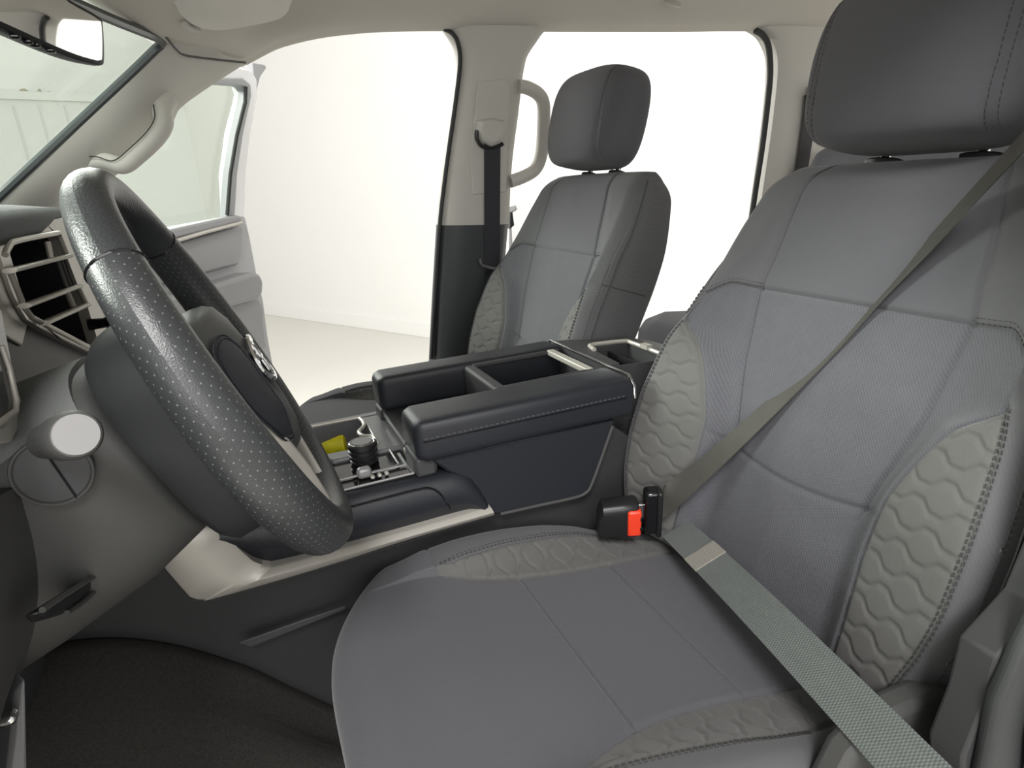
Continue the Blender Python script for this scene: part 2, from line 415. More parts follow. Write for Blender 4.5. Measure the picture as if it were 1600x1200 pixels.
def make_seat(label):
    root = thing('front_seat', label, 'car seat', (.30, S0[1], .80), 'front bucket seats')
    # backrest: shell with its panels as children
    sh = MB()
    for sg in (1, -1):
        for q0, q1, r0, r1, nq, nr in ((3, 4, -.02, .41, 14, 150), (1, 4, .41, .62, 60, 90), (4, 6, -.02, .62, 26, 120), (6, 7, -.02, .62, 6, 40), (2, 3, .345, .41, 6, 30)):
            sh.grid(*back_patch(sg * q0, sg * q1, r0, r1, nq, nr))
        sh.grid(*back_patch(sg * 1, sg * 2, -.02, .0, 10, 6)); sh.grid(*back_patch(sg * 2, sg * 3, -.02, .02, 10, 6))
    sh.grid(*back_patch(-1, 1, -.02, 0, 20, 6))
    back = sh.build('backrest', M['border'], root, angle=180, weld=1e-5)
    grid_part('upper_panel', back_patch(-1, 1, .41, .62, 90, 90), M['fabric'], back)
    grid_part('center_panel', back_patch(-1, 1, 0, .41, 110, 180), M['woven'], back)
    for sg in (1, -1):
        grid_part('bolster', back_patch(sg, sg * 2, 0, .41, 36, 180), M['woven'], back)
        grid_part('quilted_insert', back_patch(sg * 2, sg * 3, .02, .345, 64, 190, quilt=True), M['quilt'], back)
    for sg in (1, -1):
        for dq in (-.05, .08):
            p, n = curve_on_back(sg * (3 + dq), .02, .345); stitch(back, p, n)
        p, n = curve_on_back(sg * 4.05, .02, .40); stitch(back, p, n)
        for dr in (.003, .008):
            qq = np.linspace(1.0, 2.9, 40); pp = []; nn = []
            for q in qq:
                s, t, d = backq(np.array([.41 + dr]), sg * q); pp.append(S0 + UD * s[0] + ND * d[0] + V(0, t[0], 0)); nn.append(ND)
            stitch(back, pp, np.array(nn))
    for sg in (1, -1):
        def onq(r, q):
            s_, t_, d_ = backq(np.array([r]), sg * q); return S0 + UD * s_[0] + ND * d_[0] + V(0, t_[0], 0)
        MB().tube([onq(r, 4.35) for r in np.linspace(.05, .575, 60)], .0014, 6).build('side_piping', M['thread'], back)
        MB().tube([onq(.355, q) for q in np.linspace(4.05, 5.6, 20)], .0012, 6).build('side_seam', M['thread'], back)
    # headrest
    P, UVs, H0, hu, hn = headrest_grid()
    mb = MB(); mb.grid(P, UVs, closed_u=True); hr = mb.build('headrest', M['fabric'], root, angle=180)
    n1, n2 = P.shape[:2]
    for sg in (1, -1):
        for tt in (.112, .122):
            path = []
            for j in range(8, n2 - 3):
                col = P[:, j]; tcol = (col[:, 1] - S0[1]) * sg; fr = (col - H0) @ hn
                idx = [i for i in range(n1) if fr[i] > 0.004 and tcol[i] > 0]
                if len(idx) < 3: continue
                tc = tcol[idx]; od = np.argsort(tc); goal = tt - .012 * max(0, (n2 / 2 - j) / (n2 / 2)) ** 2
                if tc.max() < goal: continue
                path.append([np.interp(goal, tc[od], col[idx][od][:, k]) for k in range(3)])
            if len(path) > 5: stitch(hr, path, hn)
    for sg in (1, -1):
        b = S0 + UD * .555 + ND * -.055 + V(0, .062 * sg, 0)
        MB().tube([b, b + UD * .10], .006, 12).build('headrest_post', M['chrome'], root)
        MB().tube([b + UD * .028, b + UD * .050], .017, 16, flat=1.6, up=ND).build('post_guide', M['black'], root, bevel=.002)
    # cushion
    fr = MB()
    fr.grid(*cush_patch(-4, 4, -.11, .0, 160, 30)); fr.grid(*cush_patch(-4, 4, 0, .17, 160, 80)); fr.grid(*cush_patch(-1, 1, .17, .274, 80, 100))
    cu = fr.build('seat_cushion', M['cushion'], root, angle=180, weld=1e-5)
    for sg in (1, -1):
        sh = MB(); sh.grid(*cush_patch(sg * 2, sg * 4, .17, CUSH_BACK, 34, 140)); sh.grid(*cush_patch(sg * 4, sg * 5, -.11, CUSH_BACK, 12, 140))
        sh.build('cushion_border', M['border'], cu, angle=180, weld=1e-5)
    grid_part('middle_panel', cush_patch(-1, 1, .274, .415, 80, 130), M['cushion'], cu)
    grid_part('rear_panel', cush_patch(-1, 1, .415, CUSH_BACK, 80, 110), M['cushion'], cu)
    for sg in (1, -1):
        grid_part('quilted_insert', cush_patch(sg * 1, sg * 2, .17, CUSH_BACK, 40, 190, quilt=True), M['quilt'], cu)
        for dq in (.06, .20):
            xs = np.linspace(.175, .44, 60); X, t, z = cush(xs, sg * (2 + dq))
            stitch(cu, [V(a, S0[1] + b, c) for a, b, c in zip(X, t, z)], V(0, 0, 1))
    # base and side shields
    mb = MB()
    y0 = S0[1]
    for sg in (1, -1):
        pr = [(.10, .90), (.14, .97), (.40, .985), (.58, .985), (.58, .92), (.50, .88), (.12, .88)] if sg > 0 else [(.10, .93), (.16, 1.0), (.36, 1.01), (.41, 1.10), (.46, 1.125), (.53, 1.12), (.60, 1.09), (.60, .96), (.50, .90), (.12, .90)]
        MB().prism([V(x, y0 + sg * .245, z) for x, z in pr], V(0, sg * .030, 0)).build('side_shield', M['plastic2'], root, bevel=.008)
    b = MB(); b.box((.32, y0, .955), (.40, .44, .05)); b.build('seat_base', M['black'], root, smooth=False)
    for sg in (1, -1): MB().box((.32, y0 + sg * .17, .8625), (.44, .05, .135)).build('seat_rail', M['black'], root, smooth=False)
    return root
def copy_tree(o, parent=None):
    c = o.copy(); COL.objects.link(c)
    if parent is not None: c.parent = parent; c.matrix_parent_inverse = o.matrix_parent_inverse
    for ch in list(o.children): copy_tree(ch, c)
    return c
driver = make_seat('grey cloth front seat beside the steering wheel, belt fastened across it')
psg = copy_tree(driver); psg.location = (.30, S0[1] + .78, .808)
for ch in psg.children:
    if ch.name.startswith('seat_cushion'): ch.location.z += .022
psg['label'] = 'grey cloth front seat beyond the center console, against the open doorway'

# ------------------------------------------------------------------ seat belts
def ribbon(mb, c, w, th=.0014, nw=8):
    """flat band through centre points c with half-width vectors w"""
    c = [np.array(p, float) for p in c]; w = [np.array(p, float) for p in w]; L = 0; top = []; bot = []; uv = []
    for i in range(len(c)):
        if i: L += np.linalg.norm(c[i] - c[i - 1])
        t = nrm(c[min(i + 1, len(c) - 1)] - c[max(i - 1, 0)]); n = nrm(np.cross(t, w[i])) * th / 2
        ks = np.linspace(-1, 1, nw); hw = np.linalg.norm(w[i])
        top.append([c[i] + k * w[i] + n for k in ks]); bot.append([c[i] + k * w[i] - n for k in ks]); uv.append([(k * hw, L) for k in ks])
    ring = [a + b[::-1] for a, b in zip(top, bot)]; uvr = [u + u[::-1] for u in uv]
    b0 = len(mb.v); mb.grid(np.array(ring), np.array(uvr), closed_v=True); n = 2 * nw
    mb.f += [tuple(b0 + j for j in range(n)), tuple(b0 + (len(c) - 1) * n + j for j in range(n))]
    return mb
def traced_band(upper, lower, ydist, width=.047, n=40):
    """band from the two seen edges: y gives the depth of the middle, the hidden part of the width lies along the sight line"""
    U = np.array(spline([V(a, b, 0) for a, b in upper], 12))[:, :2]; Lw = np.array(spline([V(a, b, 0) for a, b in lower], 12))[:, :2]
    cs, ws = [], []
    for k in np.linspace(0, 1, n):
        iu = k * (len(U) - 1); il = k * (len(Lw) - 1)
        a = np.array([np.interp(iu, np.arange(len(U)), U[:, j]) for j in (0, 1)]); b = np.array([np.interp(il, np.arange(len(Lw)), Lw[:, j]) for j in (0, 1)])
        y = np.interp(k, np.linspace(0, 1, len(ydist)), ydist)
        pa, pb = at(*a, y=y), at(*b, y=y); c = (pa + pb) / 2; w = (pa - pb) / 2
        d = nrm(c - CP); w = w - d * (w @ d); m = np.linalg.norm(w); h = width / 2
        if m < h: w = w + d * math.sqrt(h * h - m * m)
        else: w = w * h / m
        cs.append(c); ws.append(w)
    return cs, ws
tb = thing('seat_belt', 'dark webbing seat belt pulled diagonally across the seat with lap strap', 'seat belt', (.50, .72, 1.05), 'seat belts')
up = [(1037, 757), (1099, 712), (1192, 631), (1280, 549), (1365, 466), (1439, 384), (1513, 301), (1600, 205)]
lo = [(1036, 813), (1138, 718), (1227, 631), (1307, 549), (1381, 466), (1461, 384), (1538, 301), (1600, 236)]
cs, ws = traced_band(up, lo, [.715, .668, .622, .575, .53, .485, .435, .36], n=60)
dv = nrm(cs[-1] - cs[-8])
for k in range(1, 7): cs.append(cs[-1] + dv * .03); ws.append(ws[-1])
ribbon(MB(), cs, ws).build('shoulder_strap', M['belt'], tb)
shoulder_end = cs[-1]; shoulder_w = ws[-1]
gd = nrm(cs[-1] - cs[-3])
b = MB(); b.loft([[cs[-1] + gd * k + nrm(ws[-1]) * .034 * w_ * math.cos(q) + np.cross(gd, nrm(ws[-1])) * .012 * w_ * math.sin(q) for q in np.linspace(0, 2 * math.pi, 24, endpoint=False)] for k, w_ in ((-.012, .85), (-.006, 1), (.02, 1), (.03, .7))]); b.build('shoulder_guide', M['pillar'], tb)
A = at(1056, 826, y=.705); B = at(1412, 1185, y=.262)
cl, wl = [], []
for k in np.linspace(0, 1, 40):
    c = A * (1 - k) + B * k; d = nrm(B - A)
    nv = nrm(V(-.45, -.25, .85)); w = nrm(np.cross(d, nv)) * .0235
    cl.append(c + nv * .012 * math.sin(math.pi * k)); wl.append(w)
dd = nrm(cl[-1] - cl[-4])
for k in range(5): cl.append(cl[-1] + nrm(dd + V(0, 0, -.25 * k)) * .03); wl.append(wl[-1])
ribbon(MB(), cl, wl).build('lap_strap', M['lapbelt'], tb)['label'] = 'grey green lap strap'
pc = [cl[i] + nrm(V(-.45, -.25, .85)) * .0012 for i in (7, 8, 9, 10)]
ribbon(MB(), pc, [wl[0] * 1.03] * 4, .003).build('stitched_patch', M['patch'], tb)['label'] = 'tan stitched patch on the lap strap'
# tongue: moulded handle standing upright where both straps meet
bx_ = nrm(at(1020, 795, y=.79) - at(960, 805, y=.80)); 
def oriented(mb, c, ax, ay, az, sz):
    return mb.box(c, sz, np.stack([ax, ay, az], 1))
tc_ = at(1019, 797, y=.725); ux = nrm(V(.93, -.36, 0)); uz = nrm(V(-.10, -.12, .98)); uz = nrm(uz - ux * (uz @ ux)); uy = np.cross(uz, ux)
mb = MB(); oriented(mb, tc_, ux, uy, uz, (.027, .024, .078)); mb.build('tongue_grip', M['gloss'], tb, bevel=.006, seg=3)
mb = MB(); oriented(mb, tc_ + ux * .008 - uy * .006, ux, uy, uz, (.008, .022, .082)); mb.build('tongue_slot', M['black'], tb, bevel=.003)
mb = MB(); oriented(mb, tc_ - ux * .018, ux, uy, uz, (.016, .004, .026)); mb.build('tongue_plate', M['chrome'], tb, bevel=.001)
bk = thing('belt_buckle', 'black seat belt buckle with red release button beside the console', 'belt buckle', tuple(at(965, 840, y=.742)))
bc = at(969, 808, y=.742)
mb = MB(); rings = []
for k, (w_, h_) in ((-.034, (.014, .024)), (-.028, (.018, .030)), (0, (.0185, .032)), (.022, (.018, .032)), (.026, (.015, .029))):
    c = bc + ux * k - uz * (.012 if k < -.03 else 0) * (abs(k) / .05)
    rings.append([c + uy * w_ * np.sign(math.cos(a)) * abs(math.cos(a)) ** .5 + uz * h_ * np.sign(math.sin(a)) * abs(math.sin(a)) ** .5 for a in np.linspace(0, 2 * math.pi, 24, endpoint=False)])
mb.loft(rings).build('buckle_body', M['black'], bk)
mb = MB(); oriented(mb, bc + ux * .018 - uy * .010, ux, uy, uz, (.021, .022, .046)); mb.build('release_button', M['red'], bk, bevel=.004, seg=3)['label'] = 'red release button'
for dz in (.009, -.009):
    mb = MB(); oriented(mb, bc + ux * .0275 - uy * .018 + uz * dz, ux, uy, uz, (.0035, .006, .007))
    mb.build('button_slot', M['gloss'], bk, bevel=.001)

# ------------------------------------------------------------------ center console
CY0, CY1, CZ = .800, 1.098, 1.293            # near side, far side, top of the armrest
KX = 1.04
cons = thing('center_console', 'black center console with padded armrests, trays and pale trim strip', 'console', (.3, .95, .80))
def prof_pad(y0, y1, z0, z1, x0, x1, name, rad=.016):
    mb = MB(); rings = []
    for x, k in ((x0, .55), (x0 + .004, .82), (x0 + .014, 1), (x1 - .006, 1), (x1, .93)):
        yc, zc, hy, hz = (y0 + y1) / 2, (z0 + z1) / 2, (y1 - y0) / 2, (z1 - z0) / 2
        hy2, hz2 = hy - (1 - k) * .022, hz - (1 - k) * .022
        ring = []
        for a in np.linspace(0, 2 * math.pi, 40, endpoint=False):
            e = .32
            ring.append(V(x, yc + hy2 * np.sign(math.cos(a)) * abs(math.cos(a)) ** e, zc + hz2 * np.sign(math.sin(a)) * abs(math.sin(a)) ** e))
        rings.append(ring)
    return mb.loft(rings).build(name, M['leather'], cons)
XF, XR = .172, .515
near = prof_pad(CY0 - .006, .882, 1.232, CZ + .002, XF, XR, 'armrest_pad')
far = prof_pad(1.036, CY1 + .002, 1.232, CZ + .002, XF, XR, 'armrest_pad')
st = MB()
dashes(st, [V(x, CY0 - .0065, 1.270) for x in np.linspace(XF + .012, XR - .006, 40)], V(0, -1, 0), .005, .003)
st.build('stitching', mat('grey_thread', (.09, .09, .095), .7), near, smooth=False)
MB().box(((XF + XR) / 2, CY0 - .0066, 1.266), (XR - XF - .02, .001, .0016)).build('seam_line', M['gloss'], near, smooth=False)
# lower bodies below the pads (their outer walls) and the tray between them
MB().prism([at(u, v, y=CY0 + .006) for u, v in ((668, 715), (962, 655), (958, 668), (945, 702), (925, 757), (916, 771), (897, 779), (840, 791), (772, 806), (755, 790), (735, 752), (700, 738))], V(0, .07, 0)).build('console_side_panel', M['leather'], cons, bevel=.004)
b = MB(); b.box(((.20 + XR) / 2, 1.068, 1.150), (XR - .20, .060, .168)); b.build('console_side_panel', M['leather'], cons, bevel=.004)
b = MB(); b.box((.345, .959, 1.232), (.34, .156, .010)); b.build('tray_floor', M['black'], cons, smooth=False)
b = MB(); b.box((.335, .959, 1.262), (.022, .156, .056)); b.build('tray_divider', M['plastic'], cons, bevel=.006, seg=3)
b = MB(); b.box((.372, .959, 1.250), (.003, .150, .020)); b.build('tray_rib', M['plastic'], cons, bevel=.001)
b = MB(); b.box((XR - .022, .959, 1.288), (.014, .150, .010)); b.build('tray_end_trim', M['silver'], cons, bevel=.002)
for yy in (.886, 1.032): MB().box((.425, yy, 1.288), (.17, .006, .008)).build('tray_rail', M['plastic'], cons, bevel=.002)
b = MB(); b.tube([V(XR + .006, CY0 - .003, 1.262), V(XR + .006, CY0 - .002, CZ - .012), V(XR + .006, CY0 + .012, CZ + .002), V(XR + .006, CY1 - .01, CZ + .002), V(XR + .006, CY1, CZ - .02)], .0026, 8)
b.build('rear_trim_line', M['chrome'], cons)
# front latch faces of the pads
for yy, w_ in ((.842, .066), (1.066, .050)):
    b = MB(); b.box((XF + .014, yy, 1.222), (.03, w_, .030)); b.build('latch', M['plastic'], cons, bevel=.005)
# rear part with the cup recess
rp = MB()
yA, yB = .880, 1.085
hole = [(.565, .985), (.625, 1.000), (.640, .900), (.560, .880)]
x0, x1 = XR + .010, .700
rp.prism([V(x0, yA, CZ - .002), V(x1, yA, CZ - .012), V(x1, .882, CZ - .012), V(x0, .882, CZ - .002)], V(0, 0, -.16))
rp.prism([V(x0, 1.005, CZ), V(x1, 1.005, CZ - .012), V(x1 - .03, yB, CZ - .012), V(x0, yB, CZ)], V(0, 0, -.16))
rp.prism([V(x0, .882, CZ), V(.548, .882, CZ), V(.558, 1.005, CZ), V(x0, 1.005, CZ)], V(0, 0, -.16))
rp.prism([V(.645, .882, CZ - .008), V(x1, .882, CZ - .012), V(x1, 1.005, CZ - .012), V(.645, 1.005, CZ - .008)], V(0, 0, -.16))
rp.box((.60, .944, CZ - .11), (.12, .13, .02))
rp.build('rear_section', M['plastic'], cons, bevel=.006, seg=3)
b = MB(); b.tube(spline([V(.552, .972, CZ + .003), V(.556, .990, CZ + .003), V(.566, 1.004, CZ + .003), V(.632, 1.004, CZ - .001), V(.643, .99, CZ - .003), V(.643, .90, CZ - .004)], 5), .004, 8)
b.box((.643, .945, CZ), (.012, .022, .008)); b.build('cup_trim', M['silver'], cons)
b = MB(); b.box((.60, .955, CZ - .05), (.004, .10, .07)); b.build('cup_divider', M['black'], cons, smooth=False)
# front lower tray: flat panel, cup recess, shifter plate
ZL = 1.218
yN, yF = CY0 + .008, CY1
fx0, fx1 = -.12, .21
t1 = MB()
t1.prism([V(fx0, 1.078, ZL), V(fx1, 1.078, ZL), V(fx1, yF, ZL), V(fx0, yF, ZL)], V(0, 0, -.09))
t1.prism([V(.143, .95, ZL), V(fx1, .92, ZL), V(fx1, 1.078, ZL), V(.143, 1.078, ZL)], V(0, 0, -.09))
t1.prism([V(fx0, .935, ZL), V(.060, .935, ZL), V(.070, .915, ZL), V(fx1, .915, ZL), V(fx1, .93, ZL), V(.14, .955, ZL), V(.13, .945, ZL), V(fx0, .955, ZL)], V(0, 0, -.09))
t1.box((.02, 1.01, ZL - .088), (.27, .16, .006))
t1.build('front_tray', M['satin'], cons, bevel=.004)
b = MB(); b.tube(spline([V(-.08, 1.076, ZL + .002), V(.12, 1.076, ZL + .002), V(.138, 1.066, ZL + .002), V(.139, 1.03, ZL + .002), V(.126, 1.005, ZL + .002), V(.128, .985, ZL + .002), V(.142, .972, ZL + .002), V(.143, .945, ZL + .002)], 5), .0035, 8)
b.build('tray_rim', M['silver'], cons)
# shifter plate
b = MB(); b.prism([V(fx0, CY0 + .02, ZL - .006), V(.175, CY0 + .02, ZL - .006), V(.175, .932, ZL - .006), V(fx0, .932, ZL - .006)], V(0, 0, -.02)); b.build('shifter_plate', M['gloss'], cons, bevel=.003)
b = MB(); b.tube([V(.00, .850, ZL - .003), V(.150, .850, ZL - .003), V(.156, .856, ZL - .003), V(.156, .925, ZL - .003), V(.15, .93, ZL - .003), V(.0, .93, ZL - .003)], .0018, 8); b.build('plate_rim', M['knobtop'], cons)
b = MB(); b.tube([V(.0, .848, ZL - .003), V(.165, .848, ZL - .003), V(.168, .815, ZL - .003), V(.0, .813, ZL - .003)], .0018, 8); b.build('plate_rim', M['knobtop'], cons)
b = MB(); b.prism([V(.172, .820, ZL - .002), V(.205, .825, ZL + .004), V(.21, .905, ZL + .004), V(.176, .912, ZL - .002)], V(0, 0, -.02)); b.build('plate_wedge', M['silver'], cons, bevel=.002)
b = MB(); b.box(at(569, 738, z=ZL + .003), (.020, .014, .016)); b.build('toggle_switch', M['knobtop'], cons, bevel=.005, seg=3)
for k in range(3): MB().box(at(582 + 11 * k, 745 - 3 * k, z=ZL - .002), (.006, .010, .005)).build('button', M['silver'], cons, bevel=.002)
# knob (drive mode / shifter) on the plate
b = MB(); kx, ky = .114, .895
ringz = [(-.012, .0165), (-.001, .0165), (.0, .0205), (.004, .0205), (.005, .019), (.007, .019), (.008, .021), (.012, .021), (.013, .0195), (.015, .0195), (.016, .0215), (.020, .0215), (.021, .0195), (.023, .0195), (.024, .0215), (.029, .0215), (.031, .0195)]
b.loft([[V(kx + r_ * math.cos(a), ky + r_ * math.sin(a), ZL - .003 + z_) for a in np.linspace(0, 2 * math.pi, 36, endpoint=False)] for z_, r_ in ringz]).build('shift_knob', M['black'], cons, angle=30)
b = MB(); b.tube([V(kx, ky, ZL + .027), V(kx, ky, ZL + .0292)], .0150, 32); b.build('knob_cap', M['satin'], cons, angle=30)
b = MB(); b.tube([V(kx + .018 * math.cos(a), ky + .018 * math.sin(a), ZL + .0275) for a in np.linspace(0, 2 * math.pi, 40, endpoint=False)], .0014, 6, closed=True); b.build('knob_ring', M['chrome'], cons)
# yellow object in the cup recess
yt = thing('yellow_roll', 'crumpled bright yellow roll lying in the console cup recess', 'tape roll', (.063, .985, ZL - .085))
yc = at(517, 697, z=1.172); ya = nrm(V(.95, -.28, .10)); yb = V(0, 0, 1); yb = nrm(yb - ya * (yb @ ya)); yd_ = np.cross(ya, yb)
b = MB(); b.loft([[yc + ya * k + (yb * math.cos(a) + yd_ * math.sin(a)) * r_ * (1 + .05 * math.sin(3 * a + k * 120)) for a in np.linspace(0, 2 * math.pi, 32, endpoint=False)] for k, r_ in ((-.045, .015), (-.042, .0205), (-.01, .022), (.020, .022), (.027, .0205), (.029, .015))])
b.build('wrapper', M['yellow'], yt)
# padded knee wall (front side of console) and pale trim
def side(pts, y, th, name, m, bevel=.004, parent=cons, **k):
    return MB().prism([at(u, v, y=y) for u, v in pts], V(0, th, 0)).build(name, m, parent, bevel=bevel, **k)
b = MB()
YT = CY0 + .028
top_ = spline([at(320, 812, y=YT), at(430, 788, y=YT), at(546, 761, y=YT), at(675, 733, y=YT), at(716, 728, y=YT), at(737, 745, y=YT), at(760, 784, y=YT), at(765, 790, y=YT)], 5)
bot_ = spline([at(330, 850, y=CY0), at(395, 884, y=CY0), at(445, 888, y=CY0), at(600, 846, y=CY0), at(690, 820, y=CY0), at(730, 807, y=CY0), at(750, 800, y=CY0), at(764, 793, y=CY0)], 5)
rows = []
for k, dy in ((0, .028), (.03, .012), (.10, .002), (.25, -.004), (.5, -.006), (.72, .000), (.86, .008), (1, .016)):
    rows.append([a * (1 - k) + c * k + V(0, dy - .028 * (1 - k), 0) for a, c in zip(top_, bot_)])
rows.insert(0, [p + V(0, .006, -.03) for p in top_])
b.grid(np.array(rows)); b.build('knee_pad', M['leather'], cons, angle=180)
b = MB(); b.tube(spline([at(u, v, y=CY0 - .0045) for u, v in ((545, 793), (600, 778), (650, 765), (672, 763), (688, 772), (703, 795))], 6), .0016, 6); b.build('pad_seam', M['gloss'], cons)
# pale trim: long bevelled strip that widens at its front end
out_lo = [(247, 873), (262, 893), (290, 925), (300, 934), (318, 937), (338, 934), (500, 887), (640, 842), (772, 804)]
out_hi = [(262, 815), (330, 822), (352, 838), (385, 868), (398, 878), (420, 884), (445, 880), (600, 838), (766, 791)]
def yo(u): return CY0 - .008
lo_ = spline([at(u, v, y=CY0 - .006) for u, v in out_lo], 6); hi_ = spline([at(u, v, y=CY0 - .002) for u, v in out_hi], 6)
mid_ = [a * .45 + c * .55 + V(0, -.008, 0) for a, c in zip(lo_, hi_)]
b = MB(); b.grid(np.array([[p + V(0, .05, 0) for p in lo_], lo_, [a * .9 + m_ * .1 + V(0, -.002, 0) for a, m_ in zip(lo_, mid_)], mid_, [m_ * .15 + c * .85 + V(0, -.002, 0) for c, m_ in zip(hi_, mid_)], hi_, [p + V(0, .05, 0) for p in hi_]]))
b.build('trim_strip', M['silver'], cons, angle=50)
# rear side panel seam and lower dark side
b = MB(); b.tube(spline([at(u, v, y=CY0 + .0045) for u, v in ((957, 665), (945, 700), (925, 755), (915, 770), (895, 778), (840, 790), (782, 803))], 5), .0026, 8); b.build('panel_seam', M['plastic2'], cons)
low = MB()
low.prism([at(u, v, y=CY0 + .030) for u, v in ((247, 874), (300, 936), (340, 934), (500, 886), (772, 803), (915, 772), (958, 665), (1010, 700), (1010, 1100), (-60, 1130), (60, 1000))], V(0, .03, 0))
low.build('lower_side_panel', mat('charcoal_side_panel', (.028, .028, .029), .6, spec=.3, bump=.2, bscale=800), cons, bevel=.003)
# carpeted tunnel flank
ca = spline([at(u, v, y=CY0 + .006) for u, v in ((0, 1050), (60, 1028), (120, 1016), (180, 1013), (240, 1018), (300, 1030), (360, 1048), (400, 1062), (470, 1095), (560, 1130), (700, 1150))], 4)
rows = [[p + V(0, .02, 0) for p in ca], ca, [p + V(-.02, -.012, -.03) for p in ca]] + [[V(p[0] - .02 - .03 * k, CY0 - .02 - .07 * k, p[2] * (1 - k) + .79 * k) for p in ca] for k in (.15, .4, .7, 1)]
tag(MB().grid(np.array(rows)).build('tunnel_carpet', M['carpet'], None, angle=180), 'dark carpet lining the console flank in the driver footwell', 'carpet')
b = MB(); b.prism([at(372, 1003, y=CY0 + .006), at(400, 993, y=CY0 + .006), at(470, 968, y=CY0 + .006), at(540, 945, y=CY0 + .006), at(540, 951, y=CY0 + .006), at(392, 1010, y=CY0 + .006)], V(0, -.003, 0)); b.build('panel_clip', M['plastic'], cons, bevel=.002)

# ------------------------------------------------------------------ steering wheel and column
WT = math.radians(22.4); WC = V(-.031, .600, 1.458); WR = .168
wn = V(math.cos(WT), 0, math.sin(WT)); wu = V(-math.sin(WT), 0, math.cos(WT)); wy = V(0, 1, 0)
def wp(a, b, n=0.): return WC + wy * a + wu * b + wn * n      # a: towards the passenger, b: up the wheel, n: towards the driver
sw = thing('steering_wheel', 'black leather steering wheel with perforated grips and round center pad', 'steering wheel', tuple(WC))
def rim_seg(a0, a1, n, r, m, name, flat=1.12, lab=None):
    b = MB(); P = []; UVs = []
    for t in np.linspace(a0, a1, n):
        rr = r(t) if callable(r) else r
        cpt = wp(WR * math.sin(t), WR * math.cos(t)); rad = wy * math.sin(t) + wu * math.cos(t)
        P.append([cpt + rr * (rad * math.cos(q) + wn * flat * math.sin(q)) for q in np.linspace(0, 2 * math.pi, 25)])
        UVs.append([(WR * t, rr * q) for q in np.linspace(0, 2 * math.pi, 25)])
    b.grid(np.array(P), np.array(UVs)); return b.build(name, m, sw, angle=180)
def R0(t):
    t = abs((t + math.pi) % (2 * math.pi) - math.pi); return float(pchip([0, .5, .85, 1.3, 1.9, 2.4, 3.2], [.0150, .0152, .0162, .0182, .0202, .0205, .0195], np.array([t]))[0])
g0, g1 = math.radians(48), math.radians(160)
rim_seg(-g0, g0, 60, R0, M['wleather'], 'rim_top')
for sg in (1, -1):
    rim_seg(sg * (g0 + .006), sg * g1, 60, R0, M['wdots'], 'rim_grip')
rim_seg(g1, 2 * math.pi - g1, 16, R0, M['wleather'], 'rim_bottom')
for sg in (1, -1):
    b = MB(); t = sg * (g0 + .003); cpt = wp(WR * math.sin(t), WR * math.cos(t)); rad = wy * math.sin(t) + wu * math.cos(t)
    b.tube([cpt + (R0(t) * .985) * (rad * math.cos(q) + wn * 1.12 * math.sin(q)) for q in np.linspace(0, 2 * math.pi, 30, endpoint=False)], .0012, 6, closed=True)
    b.build('rim_seam', M['gloss'], sw)
# center pad
def pad_ring(k, n, sx=1., sy=1., e=.62, low=1.):
    out = []
    for q in np.linspace(0, 2 * math.pi, 56, endpoint=False):
        c, s = math.cos(q), math.sin(q); a = .086 * np.sign(c) * abs(c) ** e; bb = .074 * np.sign(s) * abs(s) ** e
        if bb < 0: a *= 1 - .28 * (-bb / .08) ** 1.5
        out.append(wp(a * k * sx, bb * k * sy - .020, n - .026 * (abs(a) / .09) ** 2))
    return out
b = MB(); b.loft([pad_ring(.93, -.040), pad_ring(.99, -.020), pad_ring(1, .004), pad_ring(.975, .014), pad_ring(.91, .021), pad_ring(.72, .026), pad_ring(.4, .0285), pad_ring(.1, .029)])
pad = b.build('center_pad', mat('grey_black_pad', (.055, .056, .054), .5, bump=.25, bscale=800), sw, angle=60)
# leather-grain panels either side of the badge with a raised double seam
for sg in (1, -1):
    poly = spline([(sg * .030, .050), (sg * .062, .052), (sg * .078, .030), (sg * .076, -.02), (sg * .060, -.060), (sg * .034, -.062), (sg * .040, -.02), (sg * .040, .02)], 5, True) if False else None
    pts = [V(sg * a, c, 0) for a, c in ((.040, .050), (.062, .052), (.078, .036), (.078, -.014), (.064, -.050), (.040, -.064), (.031, -.034), (.033, .018))]
    sp = spline(pts, 6, True)
    def on(p, k=0.): return wp(p[0], p[1] * .92 - .016, .0288 - .0265 * (abs(p[0]) / .09) ** 2 - .016 * max(0, abs(p[1]) / .08 - .45) + k)
    cen = sum(sp) / len(sp)
    b = MB(); b.grid(np.array([[on(cen + (p - cen) * k, .0012 * (1 - k ** 4)) for p in sp] for k in (.02, .4, .7, .9, 1.)]), closed_v=True); b.build('grained_panel', M['leather'], pad, angle=180)
    b = MB(); b.tube([on(p, .0001) for p in sp], .0009, 6, closed=True); b.tube([on(cen + (p - cen) * .93, .0006) for p in sp], .0007, 6, closed=True); b.build('pad_seam', M['leather'], pad)
# badge: three interlaced ovals
b = MB()
def oval(ca, cb, ra, rb, r=.0022):
    b.tube([wp(ca + ra * math.cos(q), cb - .014 + rb * math.sin(q), .0305 - .0265 * ((ca + ra * math.cos(q)) / .09) ** 2) for q in np.linspace(0, 2 * math.pi, 40, endpoint=False)], r, 8, closed=True)
oval(0, .006, .030, .0205, .0028); oval(0, .0145, .0205, .0085); oval(0, .004, .0085, .0185)
b.build('badge', M['chrome'], pad)['label'] = 'chrome oval badge'
